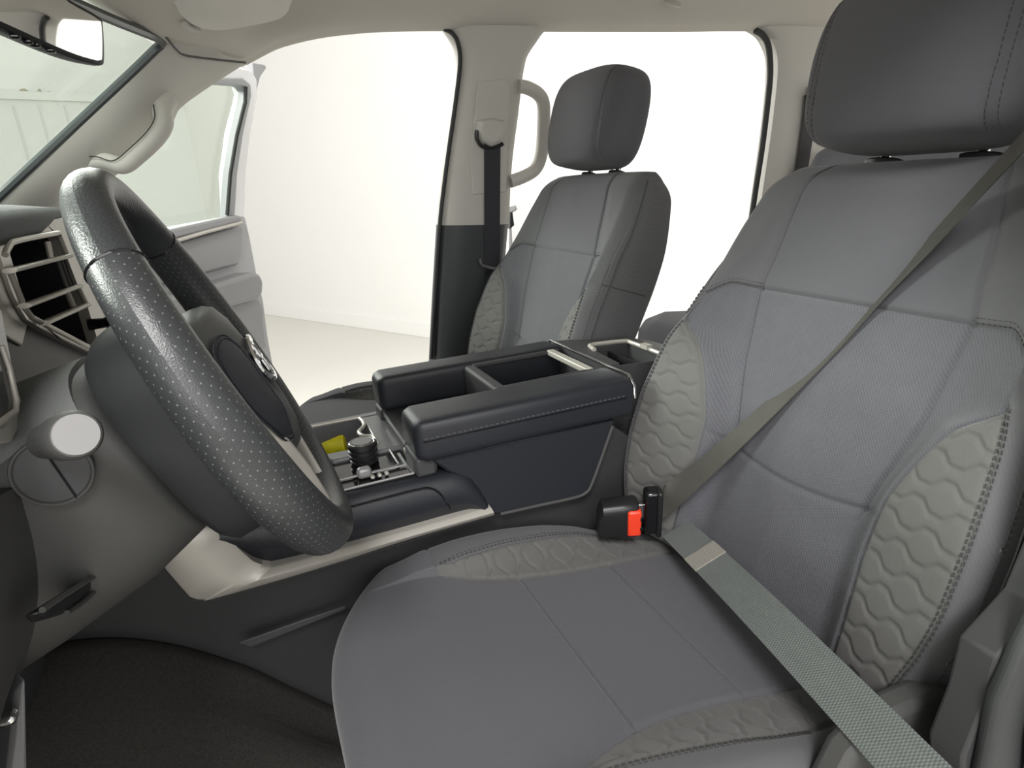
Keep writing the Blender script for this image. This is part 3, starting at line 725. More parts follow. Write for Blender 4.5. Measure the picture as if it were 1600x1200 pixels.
# spokes
for sg in (1, -1):
    b = MB(); b.loft([[wp(sg * a, bb, n) for bb, n in ((h1, .002), (h1, -.022), (h0, -.022), (h0, .002))] for a, h0, h1 in ((.07, -.040, .022), (.11, -.034, .008), (.155, -.036, -.004))])
    sp_ = b.build('side_spoke', M['plastic'], sw, bevel=.004)
    b = MB(); b.loft([[wp(sg * a, bb, n) for bb, n in ((h1, .006), (h1, -.002), (h0, -.002), (h0, .006))] for a, h0, h1 in ((.085, -.014, .016), (.12, -.014, .006), (.146, -.016, .000))]); b.build('spoke_switches', M['gloss'], sp_, bevel=.003)
    b = MB(); b.loft([[wp(sg * a, bb, n) for a, n in ((a0, .004), (a0, -.020), (a1, -.020), (a1, .004))] for bb, a0, a1 in ((-.060, .026, .060), (-.10, .026, .044), (-.155, .022, .036))])
    b.build('lower_spoke', M['plastic'], sw, bevel=.004)
    b = MB(); b.tube(spline([wp(sg * .066, -.030, .006), wp(sg * .058, -.066, .009), wp(sg * .044, -.105, .009), wp(sg * .036, -.150, .006)], 6), .0068, 8, flat=.6); b.build('spoke_trim', M['silver'], sw)
# rear cover of the hub
def wring(n, ra, ru, rd, da=0.):
    out = []
    for q in np.linspace(0, 2 * math.pi, 44, endpoint=False):
        c, s = math.cos(q), math.sin(q); out.append(wp(ra * np.sign(c) * abs(c) ** .7 + da, (ru if s > 0 else rd) * np.sign(s) * abs(s) ** .7, n))
    return out
b = MB(); b.loft([wring(-.018, .080, .060, .106), wring(-.026, .090, .072, .126), wring(-.045, .092, .076, .134), wring(-.066, .090, .072, .134), wring(-.074, .084, .066, .126)])
b.build('hub_back_cover', mat('near_black_hub_plastic', (.020, .021, .022), .7, spec=.2, bump=.25, bscale=900), sw, angle=50)
colm = thing('steering_column', 'dark grey steering column shroud behind the steering wheel', 'steering column', tuple(wp(0, 0, -.2)))
b = MB(); b.loft([wring(-.079, .072, .050, .098), wring(-.085, .080, .057, .108), wring(-.14, .084, .062, .122), wring(-.22, .088, .066, .128), wring(-.34, .09, .066, .13)])
b.build('shroud', M['plastic2'], colm, angle=50)
b = MB(); b.loft([wring(-.090, .078, .062, -.0), wring(-.15, .083, .070, -.0), wring(-.30, .088, .080, -.0)], caps=True); b.build('shroud_cover', mat('grey_shroud_top', (.10, .105, .10), .6, bump=.5, bscale=400), colm, angle=50)
# round cover low on the shroud's near side
c0 = at(84, 735, y=.514); rr_ = .0245
b = MB(); b.tube([c0 + V(0, .02, 0), c0 + V(0, -.004, 0)], rr_, 40, up=V(0, 0, 1)); b.build('stalk_cover', M['plastic'], colm, bevel=.002)
b = MB(); b.tube([c0 + V(rr_ * math.cos(q), -.004, rr_ * math.sin(q)) for q in np.linspace(0, 2 * math.pi, 48, endpoint=False)], .0014, 6, closed=True); b.build('cover_ring', M['plastic2'], colm)
b = MB(); b.box(c0 + V(.004, -.0045, 0), (.0012, .002, .046), np.array([[math.cos(.25), 0, -math.sin(.25)], [0, 1, 0], [math.sin(.25), 0, math.cos(.25)]])); b.build('cover_seam', M['gloss'], colm, smooth=False)
# stalk with a pale end cap pointing at the driver's door
stk = thing('indicator_stalk', 'stubby dark column stalk with pale grey end cap below the wheel rim', 'stalk', tuple(at(105, 690, y=.47)))
e0 = at(119, 679, y=.395); e1 = at(66, 692, y=.52)
ax = nrm(e1 - e0)
b = MB(); b.tube([e0 + ax * k for k in (0, .003, .012, .045, .05, .11)], [.0122, .0137, .0140, .0138, .0115, .012], 32, up=V(0, 0, 1)); b.build('stalk_body', M['plastic2'], stk, angle=60)
b = MB(); b.tube([e0 - ax * .0012, e0 + ax * .002], [.0112, .0122], 32, up=V(0, 0, 1)); b.build('end_cap', M['knobtop'], stk, angle=60)

wst = thing('wiper_stalk', 'grey column stalk with white print between the air vent and wheel rim', 'stalk', tuple(at(160, 572, y=.66)))
q0, q1 = at(150, 584, y=.665), at(206, 532, y=.80); aw = nrm(q1 - q0)
b = MB(); b.tube([q0, q0 + aw * .01, q1 - aw * .01, q1], [.013, .0145, .0135, .011], 24); b.build('stalk_body', M['plastic2'], wst, angle=50)
for k, (u, v, l_) in enumerate(((179, 551, 9), (184, 547, 8), (188, 545, 9), (195, 541, 8))):
    m0 = at(u - 1, v + l_ / 2, y=.71); m1 = at(u + 1, v - l_ / 2, y=.71)
    MB().tube([m0, m1], .0006, 5).build('print_mark', M['mark'], wst)

# ------------------------------------------------------------------ dashboard
dash = thing('dashboard', 'dark dashboard with pale framed air vent and driver knee panel', 'dashboard', (-.4, .9, 1.2))
DX = -.19
b = MB(); rows = []
for x, z in ((DX + .0, 1.575), (DX + .006, 1.592), (DX - .004, 1.603), (DX - .05, 1.610), (-.40, 1.618), (-.62, 1.60), (-.80, 1.57)):
    rows.append([V(x - .14 * max(0, (y - .8)) ** 1.5, y, z - .02 * ((y - .9) / .7) ** 2) for y in np.linspace(.22, 1.60, 30)])
b.grid(np.array(rows)); b.build('dash_top', mat('dark_dash_pad', (.040, .043, .048), .7, bump=.6, bscale=500), dash, angle=180)
b = MB(); b.box((-.50, .92, 1.30), (.40, 1.30, .46)); b.box((-.34, 1.36, 1.36), (.20, .44, .40)); b.build('dash_body', M['plastic'], dash, bevel=.02)
def dpan(pts, x, th, name, m, parent=dash, bevel=.002, **k):
    return MB().prism([at(u, v, x=x) for u, v in pts], V(-th, 0, 0)).build(name, m, parent, bevel=bevel, **k)
def resample(pts, n):
    P_ = np.array(list(pts) + [pts[0]], float); L_ = np.concatenate([[0], np.cumsum(np.linalg.norm(np.diff(P_, axis=0), axis=1))])
    return [[np.interp(k, L_, P_[:, j]) for j in (0, 1)] for k in np.linspace(0, L_[-1], n, endpoint=False)]
hole_ = resample([(12, 385), (26, 378), (92, 366), (104, 400), (122, 447), (136, 476), (158, 550), (70, 507), (48, 494), (36, 466)], 60)
outer_ = resample([(-30, 380), (0, 366), (76, 344), (150, 333), (215, 470), (225, 560), (185, 582), (155, 560), (70, 517), (40, 498), (20, 460), (0, 400)], 60)
k0 = int(np.argmin([math.hypot(q[0] - hole_[0][0], q[1] - hole_[0][1]) for q in outer_])); outer_ = outer_[k0:] + outer_[:k0]
b = MB(); ho = [at(*q, x=DX) for q in hole_]; ou = [at(*q, x=DX) for q in outer_]
b.grid(np.array([[p + V(-.02, 0, 0) for p in ou], ou, ho, [p + V(-.012, 0, 0) for p in ho]]), closed_v=True)
bez = b.build('vent_surround', M['bronze'], dash, angle=40)
b = MB(); b.grid(np.array([[p + V(-.012, 0, 0) for p in ho], [p + V(-.075, 0, 0) for p in ho]]), closed_v=True); b.f.append(tuple(range(60, 120)))
b.build('vent_recess', M['vent'], bez, smooth=False)
for p0, p1 in (((15, 423), (107, 400)), ((38, 478), (123, 447)), ((68, 505), (136, 476))):
    b = MB(); b.tube([at(*p0, x=DX + .008), at(*p1, x=DX + .008)], .0026, 8, flat=2.2, up=V(0, 0, 1)); b.build('vent_louver', M['bronze'], bez)
for p0, p1 in (((74, 378), (80, 405)), ((92, 368), (104, 398)), ((103, 452), (114, 478)), ((121, 447), (134, 474))):
    b = MB(); b.tube([at(*p0, x=DX + .006), at(*p1, x=DX + .006)], .0030, 8); b.build('vent_post', M['bronze'], bez)
for p0, p1 in (((96, 408), (110, 446)), ((90, 410), (103, 448)), ((101, 406), (115, 445))):
    b = MB(); b.tube([at(*p0, x=DX + .004), at(*p1, x=DX + .004)], .0015, 6); b.build('vent_vane', M['plastic2'], bez)
b = MB(); b.tube(spline([at(u, v, x=DX + .006) for u, v in ((8, 398), (14, 385), (28, 376), (92, 364))], 4), .0028, 8); b.tube([at(u, v, x=DX + .006) for u, v in ((14, 420), (38, 480), (50, 496), (72, 508), (158, 552))], .0026, 8); b.build('vent_frame', M['bronze'], bez)
kc = at(158, 505, x=DX + .012)
b = MB(); b.tube([kc + V(-.014, 0, 0), kc + V(.004, 0, 0), kc + V(.006, 0, 0), kc + V(.018, 0, 0)], [.0075, .0062, .0074, .0078], 24, up=V(0, 0, 1)); b.build('radio_knob', M['gloss'], dash, angle=50)
b = MB(); b.tube([kc + V(.019, .0078 * math.cos(q), .0078 * math.sin(q)) for q in np.linspace(0, 2 * math.pi, 30, endpoint=False)], .0009, 6, closed=True); b.build('knob_ring', M['chrome'], dash)
# dark shelf below the vent and side of the cluster
dpan([(-40, 395), (0, 390), (14, 397), (36, 470), (46, 500), (36, 540), (-40, 500)], DX - .003, .02, 'dash_panel', mat('champagne_side_panel', (.20, .185, .16), .4, .5))
dpan([(-40, 500), (30, 540), (46, 500), (70, 508), (155, 552), (160, 600), (150, 660), (-40, 690)], DX - .006, .02, 'lower_dash_panel', M['plastic'])
clu = dpan([(-60, 470), (2, 480), (18, 560), (26, 620), (24, 645), (-8, 668), (-60, 690)], -.165, .02, 'instrument_cluster', M['gloss'])
b = MB(); b.tube([at(u, v, x=-.164) for u, v in ((2, 540), (14, 575), (25, 625), (24, 642), (-10, 667))], .0022, 8); b.build('cluster_rim', M['silver'], clu)
dpan([(28, 610), (42, 646), (20, 690), (-30, 700), (-30, 678), (6, 664), (26, 640)], -.168, .02, 'cluster_trim', M['silver'])
# ignition switch housing printed with small letters, seen between rim and shroud
# driver knee panel
bt = spline([V(-.119, .755, 1.252), V(-.138, .674, 1.25), V(-.180, .616, 1.25), V(-.214, .577, 1.25), V(-.245, .52, 1.22), V(-.26, .44, 1.17), V(-.27, .30, 1.14), V(-.28, .20, 1.13)], 5)
rows = []
tp = spline([V(-.13, .770, 1.30), V(-.145, .70, 1.33), V(-.16, .62, 1.37), V(-.17, .56, 1.40), V(-.175, .50, 1.42), V(-.18, .42, 1.43), V(-.185, .30, 1.44), V(-.19, .20, 1.44)], 5)
for k in np.linspace(0, 1, 14):
    rows.append([a * (1 - k) + c * k + V(.022 * math.sin(math.pi * k), 0, 0) for a, c in zip(bt, tp)])
rows.insert(0, [p + V(-.10, 0, .0) for p in bt]); rows.append([p + V(-.10, 0, .02) for p in tp])
kp = MB().grid(np.array(rows)).build('knee_panel', M['plastic2'], dash, angle=60)
def kpt(u, v, off=.0):                                  # on the slanted face of the knee panel
    return pl(u, v, V(-.195 + off, .42, 1.29), V(.90, -.25, -.30))
b = MB(); b.tube(spline([kpt(u, v, .004) for u, v in ((66, 953), (100, 930), (140, 905), (156, 896), (161, 902), (152, 918), (130, 940), (104, 958))], 5), .0022, 8); b.build('release_handle_rim', M['plastic2'], dash)
b = MB(); b.prism([kpt(u, v, .003) for u, v in ((66, 955), (150, 900), (152, 912), (130, 938), (104, 958), (78, 966))], V(-.012, 0, 0)); b.build('release_handle', M['black'], dash, bevel=.003)
# foot pedal glimpsed at the lower edge
ped = thing('foot_pedal', 'metal edged foot pedal under the dashboard at the footwell edge', 'pedal', tuple(at(30, 1160, y=.50)))
b = MB(); b.prism([at(u, v, y=.50) for u, v in ((24, 1085), (41, 1060), (44, 1200), (36, 1290), (0, 1290), (18, 1150))], V(-.02, .03, 0)); b.build('pedal_plate', M['satin'], ped, bevel=.003)
b = MB(); b.box(at(12, 1122, y=.49), (.012, .012, .008)); b.build('pedal_bolt', M['chrome'], ped, bevel=.003)

# ------------------------------------------------------------------ truck body: floor, headliner, pillars, windshield
tag(MB().box((.65, .96, .775), (2.9, 1.50, .04)).build('floor_cab', M['carpet'], None, smooth=False), kind='structure')
tag(MB().box((-.78, .95, 1.15), (.06, 1.5, .80)).build('wall_front', M['plastic'], None, smooth=False), kind='structure')
tag(MB().box((.65, 1.66, .78), (2.2, .12, .10)).build('trim_5', M['plastic'], None, bevel=.01), kind='structure')
# headliner
ex = [-.30, -.16, -.057, .079, .168, .28, .40, .56, .85, 1.2, 1.48, 1.75, 2.1]
ez = [1.80, 1.865, 1.905, 1.895, 1.912, 1.930, 1.940, 1.944, 1.946, 1.950, 1.955, 1.955, 1.95]
xs = np.concatenate([np.linspace(-.062, 1.0, 70), np.linspace(1.02, 2.1, 24)])
P = []
for x in xs:
    z0 = float(pchip([-.062, -.045, -.02, .02, .079, .10, .168, .283, .40, .56, .85, 1.2, 1.48, 2.1], [1.918, 1.896, 1.882, 1.875, 1.870, 1.879, 1.908, 1.931, 1.941, 1.945, 1.947, 1.951, 1.956, 1.95], np.array([x]))[0])
    fr = sstep((x + .06) / .34)
    prof = [(1.665, z0 + .012), (1.640, z0 - .002), (1.615, z0 + .004), (1.585, z0 + .002 + .016 * fr), (1.53, z0 + .066 * fr + .002), (1.44, z0 + .100 * fr + .004), (1.30, z0 + .125 * fr + .010), (.95, z0 + .135 * fr + .018), (.60, z0 + .125 * fr + .010), (.40, z0 + .07 * fr + .005), (.27, z0 + .01), (.20, z0 + .0)]
    wf = max(0., 1 - (x + .062) / .40) ** 1.5
    P.append(spline([V(x - wf * .205 * (min(max((1.60 - a) / .65, 0), 1.0)) ** .8, a, c) for a, c in prof], 4))
# front edge bends down to the windshield header
hl = MB(); hl.grid(np.array(P)); hl = hl.build('ceiling', M['headliner'], None, angle=180); tag(hl, kind='structure')
roof = MB(); roof.box((.95, .93, 2.13), (2.2, 1.50, .03)); tag(roof.build('ceiling_roof', M['white'], None, bevel=.01), kind='structure')
# coat hook above the rear window
ck = thing('coat_hook', 'small pale coat hook on the roof lining above the rear door opening', 'coat hook', tuple(at(1050, -5, y=1.52)))
c = at(1049, 4, y=1.53)
b = MB(); b.loft([[c + V(.020 * k * math.cos(q), 0.006 * math.sin(q) * k - .010 * j, -.004 * j + .010 * math.sin(q) * k) for q in np.linspace(0, 2 * math.pi, 20, endpoint=False)] for j, k in ((0, 1), (1, 1.02), (2, .92), (2.6, .6))]); b.build('hook', M['pillar'], ck)
# sun visor
vz = at(360, 20, y=1.45)
vis = thing('sun_visor', 'pale beige sun visor folded against the roof lining', 'sun visor', tuple(at(360, 10, z=1.93)))
vp = [(240, -40), (268, 2), (280, 22), (300, 38), (318, 44), (345, 46), (385, 40), (425, 32), (446, 24), (455, 8), (455, -40)]
def vpt(u, v, dz=0.): return pl(u, v, V(.05, 1.50, 1.858 + dz), V(-.16, .34, 1))
ring = spline([vpt(u, v) for u, v in vp], 5, True); cen = sum(ring) / len(ring); upv = V(0, 0, 1)
b = MB(); b.loft([[cen + (p - cen) * k + upv * dz for p in ring] for k, dz in ((.94, -.003), (.985, .001), (1, .006), (.99, .012), (.94, .016))]); b.build('visor_panel', mat('pale_visor_cloth', (.74, .71, .66), .9), vis, angle=60)
b = MB(); b.tube([vpt(288, 38, .012), vpt(296, 44, .016), vpt(310, 48, .02)], .006, 10); b.build('visor_clip', M['pillar'], vis)

def wp_pl(p, n): return lambda u, v: pl(u, v, p, n)
# B pillar on the passenger side (flat-ish trim with swept edges)
BP = wp_pl(V(.6, 1.63, 1.95), V(0, 1, .16))
front = [(700, 40), (712, 58), (719, 74), (722, 100), (719, 132), (715, 160), (705, 230), (697, 290), (690, 355)]
rear = [(862, 40), (848, 52), (838, 66), (826, 84), (821, 97), (816, 125), (810, 177), (800, 257), (795, 350)]
bp = thing('trim_2', None, None, tuple(BP(760, 300)), kind='structure')
def pillar_grid(fr, re, fn, bulge, n=12):
    a = spline([fn(*p) for p in fr], 5); c = spline([fn(*p) for p in re], 5)
    rows = [[p + V(0, .05, 0) for p in a]]
    for k in np.linspace(0, 1, n): rows.append([p * (1 - k) + q * k + V(0, -bulge * (1 - (2 * k - 1) ** 4), 0) for p, q in zip(a, c)])
    rows.append([p + V(0, .05, 0) for p in c]); return MB().grid(np.array(rows))
pillar_grid(front, rear, BP, .02).build('pillar_upper', M['pillar'], bp, angle=60)
pillar_grid([(690, 352), (685, 430), (682, 480), (678, 556), (674, 640)], [(794, 350), (788, 420), (784, 480), (780, 560), (776, 640)], BP, .028).build('pillar_lower', mat('charcoal_pillar_trim', (.045, .048, .052), .5), bp, angle=60)
b = MB(); b.tube(spline([BP(u, v) + V(-.004, 0, 0) for u, v in ((696, 45), (709, 52), (718, 68), (721, 100), (714, 160), (704, 230), (696, 290), (689, 355), (681, 480), (676, 560))], 6), .0055, 8); b.build('door_seal', M['rubber'], bp)
def BPf(u, v, o): return BP(u, v) + V(0, -o, 0)
b = MB(); b.prism([BPf(u, v, .021) for u, v in ((741, 130), (786, 126), (792, 136), (788, 240), (786, 300), (734, 304), (730, 250))], V(0, -.004, 0)); b.build('height_adjuster_panel', M['pillar'], bp, bevel=.002)
# assist grip on the pillar's rear edge
ag = thing('grab_handle', 'pale loop grab handle on the rear edge of the center door pillar', 'grab handle', tuple(BPf(830, 200, 0)), 'cabin grab handles')
b = MB(); b.tube(spline([BPf(u, v, .012) for u, v in ((806, 136), (820, 138), (838, 148), (846, 164), (846, 200), (843, 240), (834, 264), (816, 276), (794, 284))], 6), [.020] * 49, 12, flat=.85, up=V(0, 1, 0)); b.build('handle_loop', M['pillar'], ag)
# passenger belt
pb = thing('seat_belt', 'dark seat belt hanging straight down the far door pillar', 'seat belt', tuple(BPf(762, 230, .03)), 'seat belts')
b = MB(); b.loft([[BPf(760 + du * k, 203 + dv_ * k, .028 + o) for du, dv_ in ((-20, -12), (0, -16), (20, -12), (22, 4), (14, 22), (0, 28), (-14, 20), (-22, 2))] for k, o in ((1.05, -.006), (1, .010), (.75, .022))]); b.build('belt_guide', M['pillar'], pb, bevel=.002)
cs = [BPf(762, v, .034) for v in np.linspace(224, 425, 20)]; cs += [BPf(762, v, .034) for v in (450, 480, 520, 560)]
ribbon(MB(), cs, [V(.0225, 0, 0)] * len(cs)).build('strap', mat('black_webbing', (.025, .026, .032), .7), pb)
b = MB(); b.tube([BPf(u, v, .044) for u, v in ((740, 402), (744, 412), (760, 416), (774, 418), (778, 410))], .0052, 8); b.build('tongue_bar', M['chrome'], pb)
b = MB(); b.tube([BPf(u, v, .048) for u, v in ((750, 420), (768, 422), (764, 440), (752, 439))], .0045, 8, closed=True); b.build('tongue_loop', M['black'], pb)
b = MB(); b.tube(spline([BPf(u, v, .035) for u, v in ((738, 205), (738, 218), (746, 230), (760, 232), (774, 228), (778, 226))], 4), .005, 8); b.build('guide_loop', M['black'], pb)
# rear door edge peeping past the pillar
rd = thing('rear_door', 'white edge of the opened rear door seen behind the pillar', 'car door', tuple(at(801, 335, y=1.95)))
b = MB(); b.prism([at(u, v, y=1.95) for u, v in ((794, 322), (806, 320), (808, 328), (800, 332), (799, 350), (803, 420), (794, 420))], V(.32, .6, 0)); b.build('door_skin', M['white'], rd, bevel=.004)
b = MB(); b.prism([at(u, v, y=1.93) for u, v in ((797, 332), (801, 331), (804, 352), (797, 358))], V(0, .02, 0)); b.build('door_rubber', M['rubber'], rd, bevel=.002)
# C pillar
CPn = wp_pl(V(1.6, 1.62, 1.95), V(0, 1, .16))
b = pillar_grid([(1178, 40), (1198, 52), (1209, 70), (1215, 92), (1214, 130), (1206, 200), (1196, 270), (1186, 340), (1178, 420)], [(1330, 40), (1330, 60), (1330, 80), (1330, 110), (1325, 150), (1322, 210), (1318, 280), (1312, 350), (1308, 420)], CPn, .015)
tag(b.build('trim_3', M['pillar'], None, angle=60), kind='structure')
b = MB(); b.tube(spline([CPn(u, v) + V(-.006, 0, 0) for u, v in ((1183, 48), (1194, 55), (1203, 72), (1206, 110), (1203, 150), (1194, 225), (1184, 290), (1172, 370))], 6), .009, 8); tag(b.build('trim_4', M['rubber'], None), kind='structure')
rb = thing('seat_belt', 'black seat belt on the rear pillar behind the near headrest', 'seat belt', tuple(CPn(1252, 150)), 'seat belts')
cs = [CPn(u, v) + V(0, -.03, 0) for u, v in ((1256, 150), (1254, 180), (1250, 210), (1244, 250), (1236, 300))]
ribbon(MB(), cs, [V(.026, 0, 0)] * 5).build('strap', M['black'], rb)
b = MB(); b.prism([CPn(u, v) + V(0, -.03, 0) for u, v in ((1250, 138), (1258, 134), (1268, 150), (1262, 165), (1249, 158))], V(0, -.02, 0)); b.build('belt_guide', M['plastic'], rb, bevel=.004)
# rear bench
rs_ = thing('rear_seat', 'grey cloth rear bench partly hidden behind the front seats', 'car seat', (1.4, 1.0, .8))
b = MB(); b.loft([[V(x, 1.60 - .03 * (k == 0), z) if False else V(x, y, z) for x, z in ((1.06, 1.09), (1.065, 1.135), (1.09, 1.165), (1.16, 1.178), (1.60, 1.13), (1.60, 1.0), (1.08, 1.0))] for k, y in enumerate((.32, 1.0, 1.55, 1.60, 1.615))]); b.build('bench_cushion', M['fabric'], rs_, bevel=.02, seg=3)
b = MB(); b.loft([[V(x - .02 * (k in (0, 3)), y, z) for x, z in ((1.55, 1.12), (1.60, 1.30), (1.665, 1.56), (1.70, 1.615), (1.76, 1.63), (1.84, 1.60), (1.80, 1.12))] for k, y in enumerate((.32, .95, 1.53, 1.57))]); b.build('bench_back', M['fabric'], rs_, bevel=.03, seg=3)

# A pillar trim on the passenger side
ap = thing('trim_1', None, None, tuple(at(150, 150, y=1.56)), kind='structure')
wse = [(-60, 356), (0, 305), (60, 248), (120, 192), (180, 136), (246, 74), (262, 52)]
dse = [(60, 420), (95, 340), (130, 310), (178, 276), (228, 240), (270, 190), (283, 168), (330, 134), (386, 98)]
n = 40
a_ = spline([at(u, v, y=1.50) for u, v in wse], 8); c_ = spline([at(u, v, y=1.63) for u, v in dse], 8)
a_ = [np.array([np.interp(k, np.linspace(0, 1, len(a_)), np.array(a_)[:, j]) for j in range(3)]) for k in np.linspace(0, 1, n)]
c_ = [np.array([np.interp(k, np.linspace(0, 1, len(c_)), np.array(c_)[:, j]) for j in range(3)]) for k in np.linspace(0, 1, n)]
rows = [[p + V(0, .06, -.01) for p in a_]]
for k in np.linspace(0, 1, 14): rows.append([p * (1 - k) + q * k + V(.0, -.022 * math.sin(math.pi * k), 0) for p, q in zip(a_, c_)])
rows.append([p + V(-.02, .05, 0) for p in c_])
MB().grid(np.array(rows)).build('pillar_trim', M['pillar'], ap, angle=70)
gh = thing('grab_handle', 'pale grab handle moulded along the windshield pillar', 'grab handle', tuple(at(190, 220, y=1.53)), 'cabin grab handles')
def hp(u, v, y): return at(u, v, y=y)
b = MB(); path = spline([hp(124, 266, 1.585), hp(142, 254, 1.575), hp(166, 252, 1.562), hp(192, 258, 1.555), hp(216, 240, 1.555), hp(243, 214, 1.555), hp(255, 193, 1.56), hp(254, 172, 1.57), hp(262, 156, 1.585)], 8)
b.tube(path, list(np.interp(np.linspace(0, 1, len(path)), [0, .2, .5, .8, 1], [.020, .020, .023, .024, .024])), 14, flat=.8, up=V(0, 1, 0)); b.build('handle_bar', M['pillar'], gh)
b = MB(); b.tube([p + V(-.012, -.024, .008) for p in path[10:-8]], .0012, 6); b.build('handle_seam', M['plastic2'], gh)
b = MB(); b.tube(spline([at(u, v, y=yy) for u, v, yy in ((258, 56, 1.46), (266, 66, 1.47), (276, 78, 1.49), (288, 86, 1.51), (320, 91, 1.55), (384, 98, 1.60))], 6), .0022, 6); b.build('roof_seam', mat('seam_shadow_grey', (.12, .115, .11), .9), ap)
# windshield glass with dark border
wa, wb = at(0, 305, y=1.52), at(246, 74, y=1.52); wd_ = nrm(wb - wa); wa = wa - wd_ * .5; hd = nrm(V(-.20, -1, .03))
WS = wp_pl(wb, np.cross(wd_, hd))
tag(MB().prism([wa, wb, wb + hd * 1.25, wa + hd * 1.25], V(-.004, 0, .002)).build('window_1', M['glass'], None, smooth=False), kind='structure')
b = MB(); b.tube(spline([WS(u, v) + V(.006, -.008, 0) for u, v in ((-12, 314), (0, 302), (120, 190), (200, 115), (236, 80), (247, 70), (243, 62), (225, 54), (170, 32), (95, 0), (60, -16))], 6), .0085, 8); tag(b.build('trim_6', M['band'], None), kind='structure')

# rear-view mirror
mr = thing('rearview_mirror', 'dark framed rear-view mirror hanging before the windshield', 'mirror', tuple(at(60, 40, y=.92)))
MN = nrm(V(.86, -.46, -.10)); MPt = at(80, 50, y=.93)
def mp(u, v, o=0.): return pl(u, v, MPt, MN) + MN * o
mo = [(-160, -60), (-120, -70), (60, -30), (105, 0), (150, 26), (157, 40), (159, 92), (154, 101), (140, 100), (100, 88), (10, 50), (-140, -20)]
rg = spline([mp(u, v) for u, v in mo], 4, True); ce = sum(rg) / len(rg)
b = MB(); b.loft([[ce + (p - ce) * k + MN * o for p in rg] for k, o in ((.80, -.03), (.97, -.018), (1.02, -.004), (1.015, .002), (.985, .003))]); b.build('mirror_housing', M['black'], mr, angle=50)
rg2 = spline([mp(u, v) for u, v in ((-150, -62), (60, -26), (103, 4), (147, 29), (154, 42), (155, 88), (151, 94), (140, 93), (100, 80), (10, 40), (-140, -30))], 4, True); c2 = sum(rg2) / len(rg2)
b = MB(); b.loft([[c2 + (p - c2) * k + MN * o for p in rg2] for k, o in ((1, .001), (.995, .0042))]); b.build('mirror_glass', M['mirror'], mr, angle=30)
for u, v in ((18, 61), (38, 69), (50, 74), (74, 83)): MB().box(mp(u, v - 4, .004), (.010, .008, .005)).build('mirror_button', M['gloss'], mr, bevel=.002)

# driver's door pillar at the near edge of the frame
dp = thing('trim_7', None, None, tuple(at(1560, 1100, y=.22)), kind='structure')
b = MB(); b.prism([at(u, v, y=.268) for u, v in ((1600, 838), (1567, 917), (1498, 992), (1479, 1067), (1450, 1142), (1450, 1260))] + [V(x, .268, z) for x, z in ((.50, .86), (.84, .86), (.80, 1.30), (.80, 1.96), (.63, 1.96), (.60, 1.72), (.575, 1.45))], V(0, -.03, 0)); b.build('pillar_panel', mat('dark_sill_plastic', (.034, .034, .035), .6, spec=.3), dp, bevel=.003, seg=2)
b = MB(); b.prism([at(u, v, y=.238) for u, v in ((1620, 900), (1575, 990), (1536, 1080), (1512, 1200), (1510, 1260))] + [V(x, .238, z) for x, z in ((.50, .86), (.56, .86), (.53, 1.10), (.60, 1.45), (.63, 1.72), (.66, 1.96), (.635, 1.96), (.605, 1.72), (.58, 1.45))], V(0, -.014, 0)); b.build('door_seal', M['rubber'], dp, bevel=.006, seg=3)
b = MB(); b.prism([at(u, v, y=.222) for u, v in ((1640, 990), (1616, 1060), (1597, 1150), (1590, 1260))] + [V(x, .222, z) for x, z in ((.52, .86), (.62, .86), (.62, 1.20), (.66, 1.45), (.70, 1.96), (.66, 1.96), (.61, 1.45))], V(0, -.015, 0)); b.build('painted_flange', M['white'], dp, bevel=.006)

# ------------------------------------------------------------------ opened passenger door
DL = V(.041, 2.418, 1.53); dd_ = nrm(V(.573, .82, 0)); inn = V(.82, -.573, 0)
ptp = [DL, nrm(np.cross(dd_, inn * .13 / .42 + V(0, 0, 1)))]
def dwn(u, v, o=0.): return pl(u, v, ptp[0] + inn * o, ptp[1])
def dlow(u, v, o=0.): return pl(u, v, DL + inn * o, inn)
pd = thing('door_1', None, None, (-.5, 1.62, 1.2), kind='structure')
out = -inn
b = MB(); b.prism([dwn(u, v) for u, v in ((200, 150), (230, 126), (345, 108), (372, 104), (392, 108), (402, 124), (403, 150), (392, 210), (385, 272), (383, 340), (365, 340), (362, 272), (372, 205), (384, 160), (387, 146), (383, 133), (340, 129), (210, 152))], out * .05); b.build('window_frame', M['white'], pd, bevel=.006)
b = MB(); b.prism([dwn(u, v, .004) for u, v in ((200, 156), (230, 136), (330, 122), (380, 122), (392, 132), (393, 150), (380, 210), (371, 272), (367, 340), (355, 340), (360, 272), (370, 210), (382, 160), (384, 142), (378, 134), (340, 131), (210, 160))], out * .03); b.build('frame_seal', mat('grey_frame_trim', (.30, .31, .32), .5), pd, bevel=.003)
b = MB(); b.tube([dwn(u, v, .008) for u, v in ((384, 135), (383, 160), (370, 212), (360, 272), (355, 336))], .006, 8); b.build('glass_channel', M['rubber'], pd)
b = MB(); b.prism([dwn(u, v, -.02) for u, v in ((130, 380), (180, 135), (335, 122), (390, 126), (390, 150), (374, 272), (368, 345))], out * .004); b.build('door_glass', M['glass'], pd, smooth=False)
b = MB(); b.prism([dwn(u, v, -.03) for u, v in ((395, 98), (414, 101), (417, 106), (407, 120), (402, 140), (398, 125))], out * .03); b.build('mirror_corner_cap', M['door2'], pd, bevel=.003)
b = MB(); b.prism([dlow(u, v) for u, v in ((100, 400), (240, 363), (372, 338), (384, 336), (392, 370), (402, 424), (413, 470), (420, 525), (428, 570), (430, 640), (100, 760))], out * .09); b.build('door_panel', M['door2'], pd, bevel=.012, seg=3)
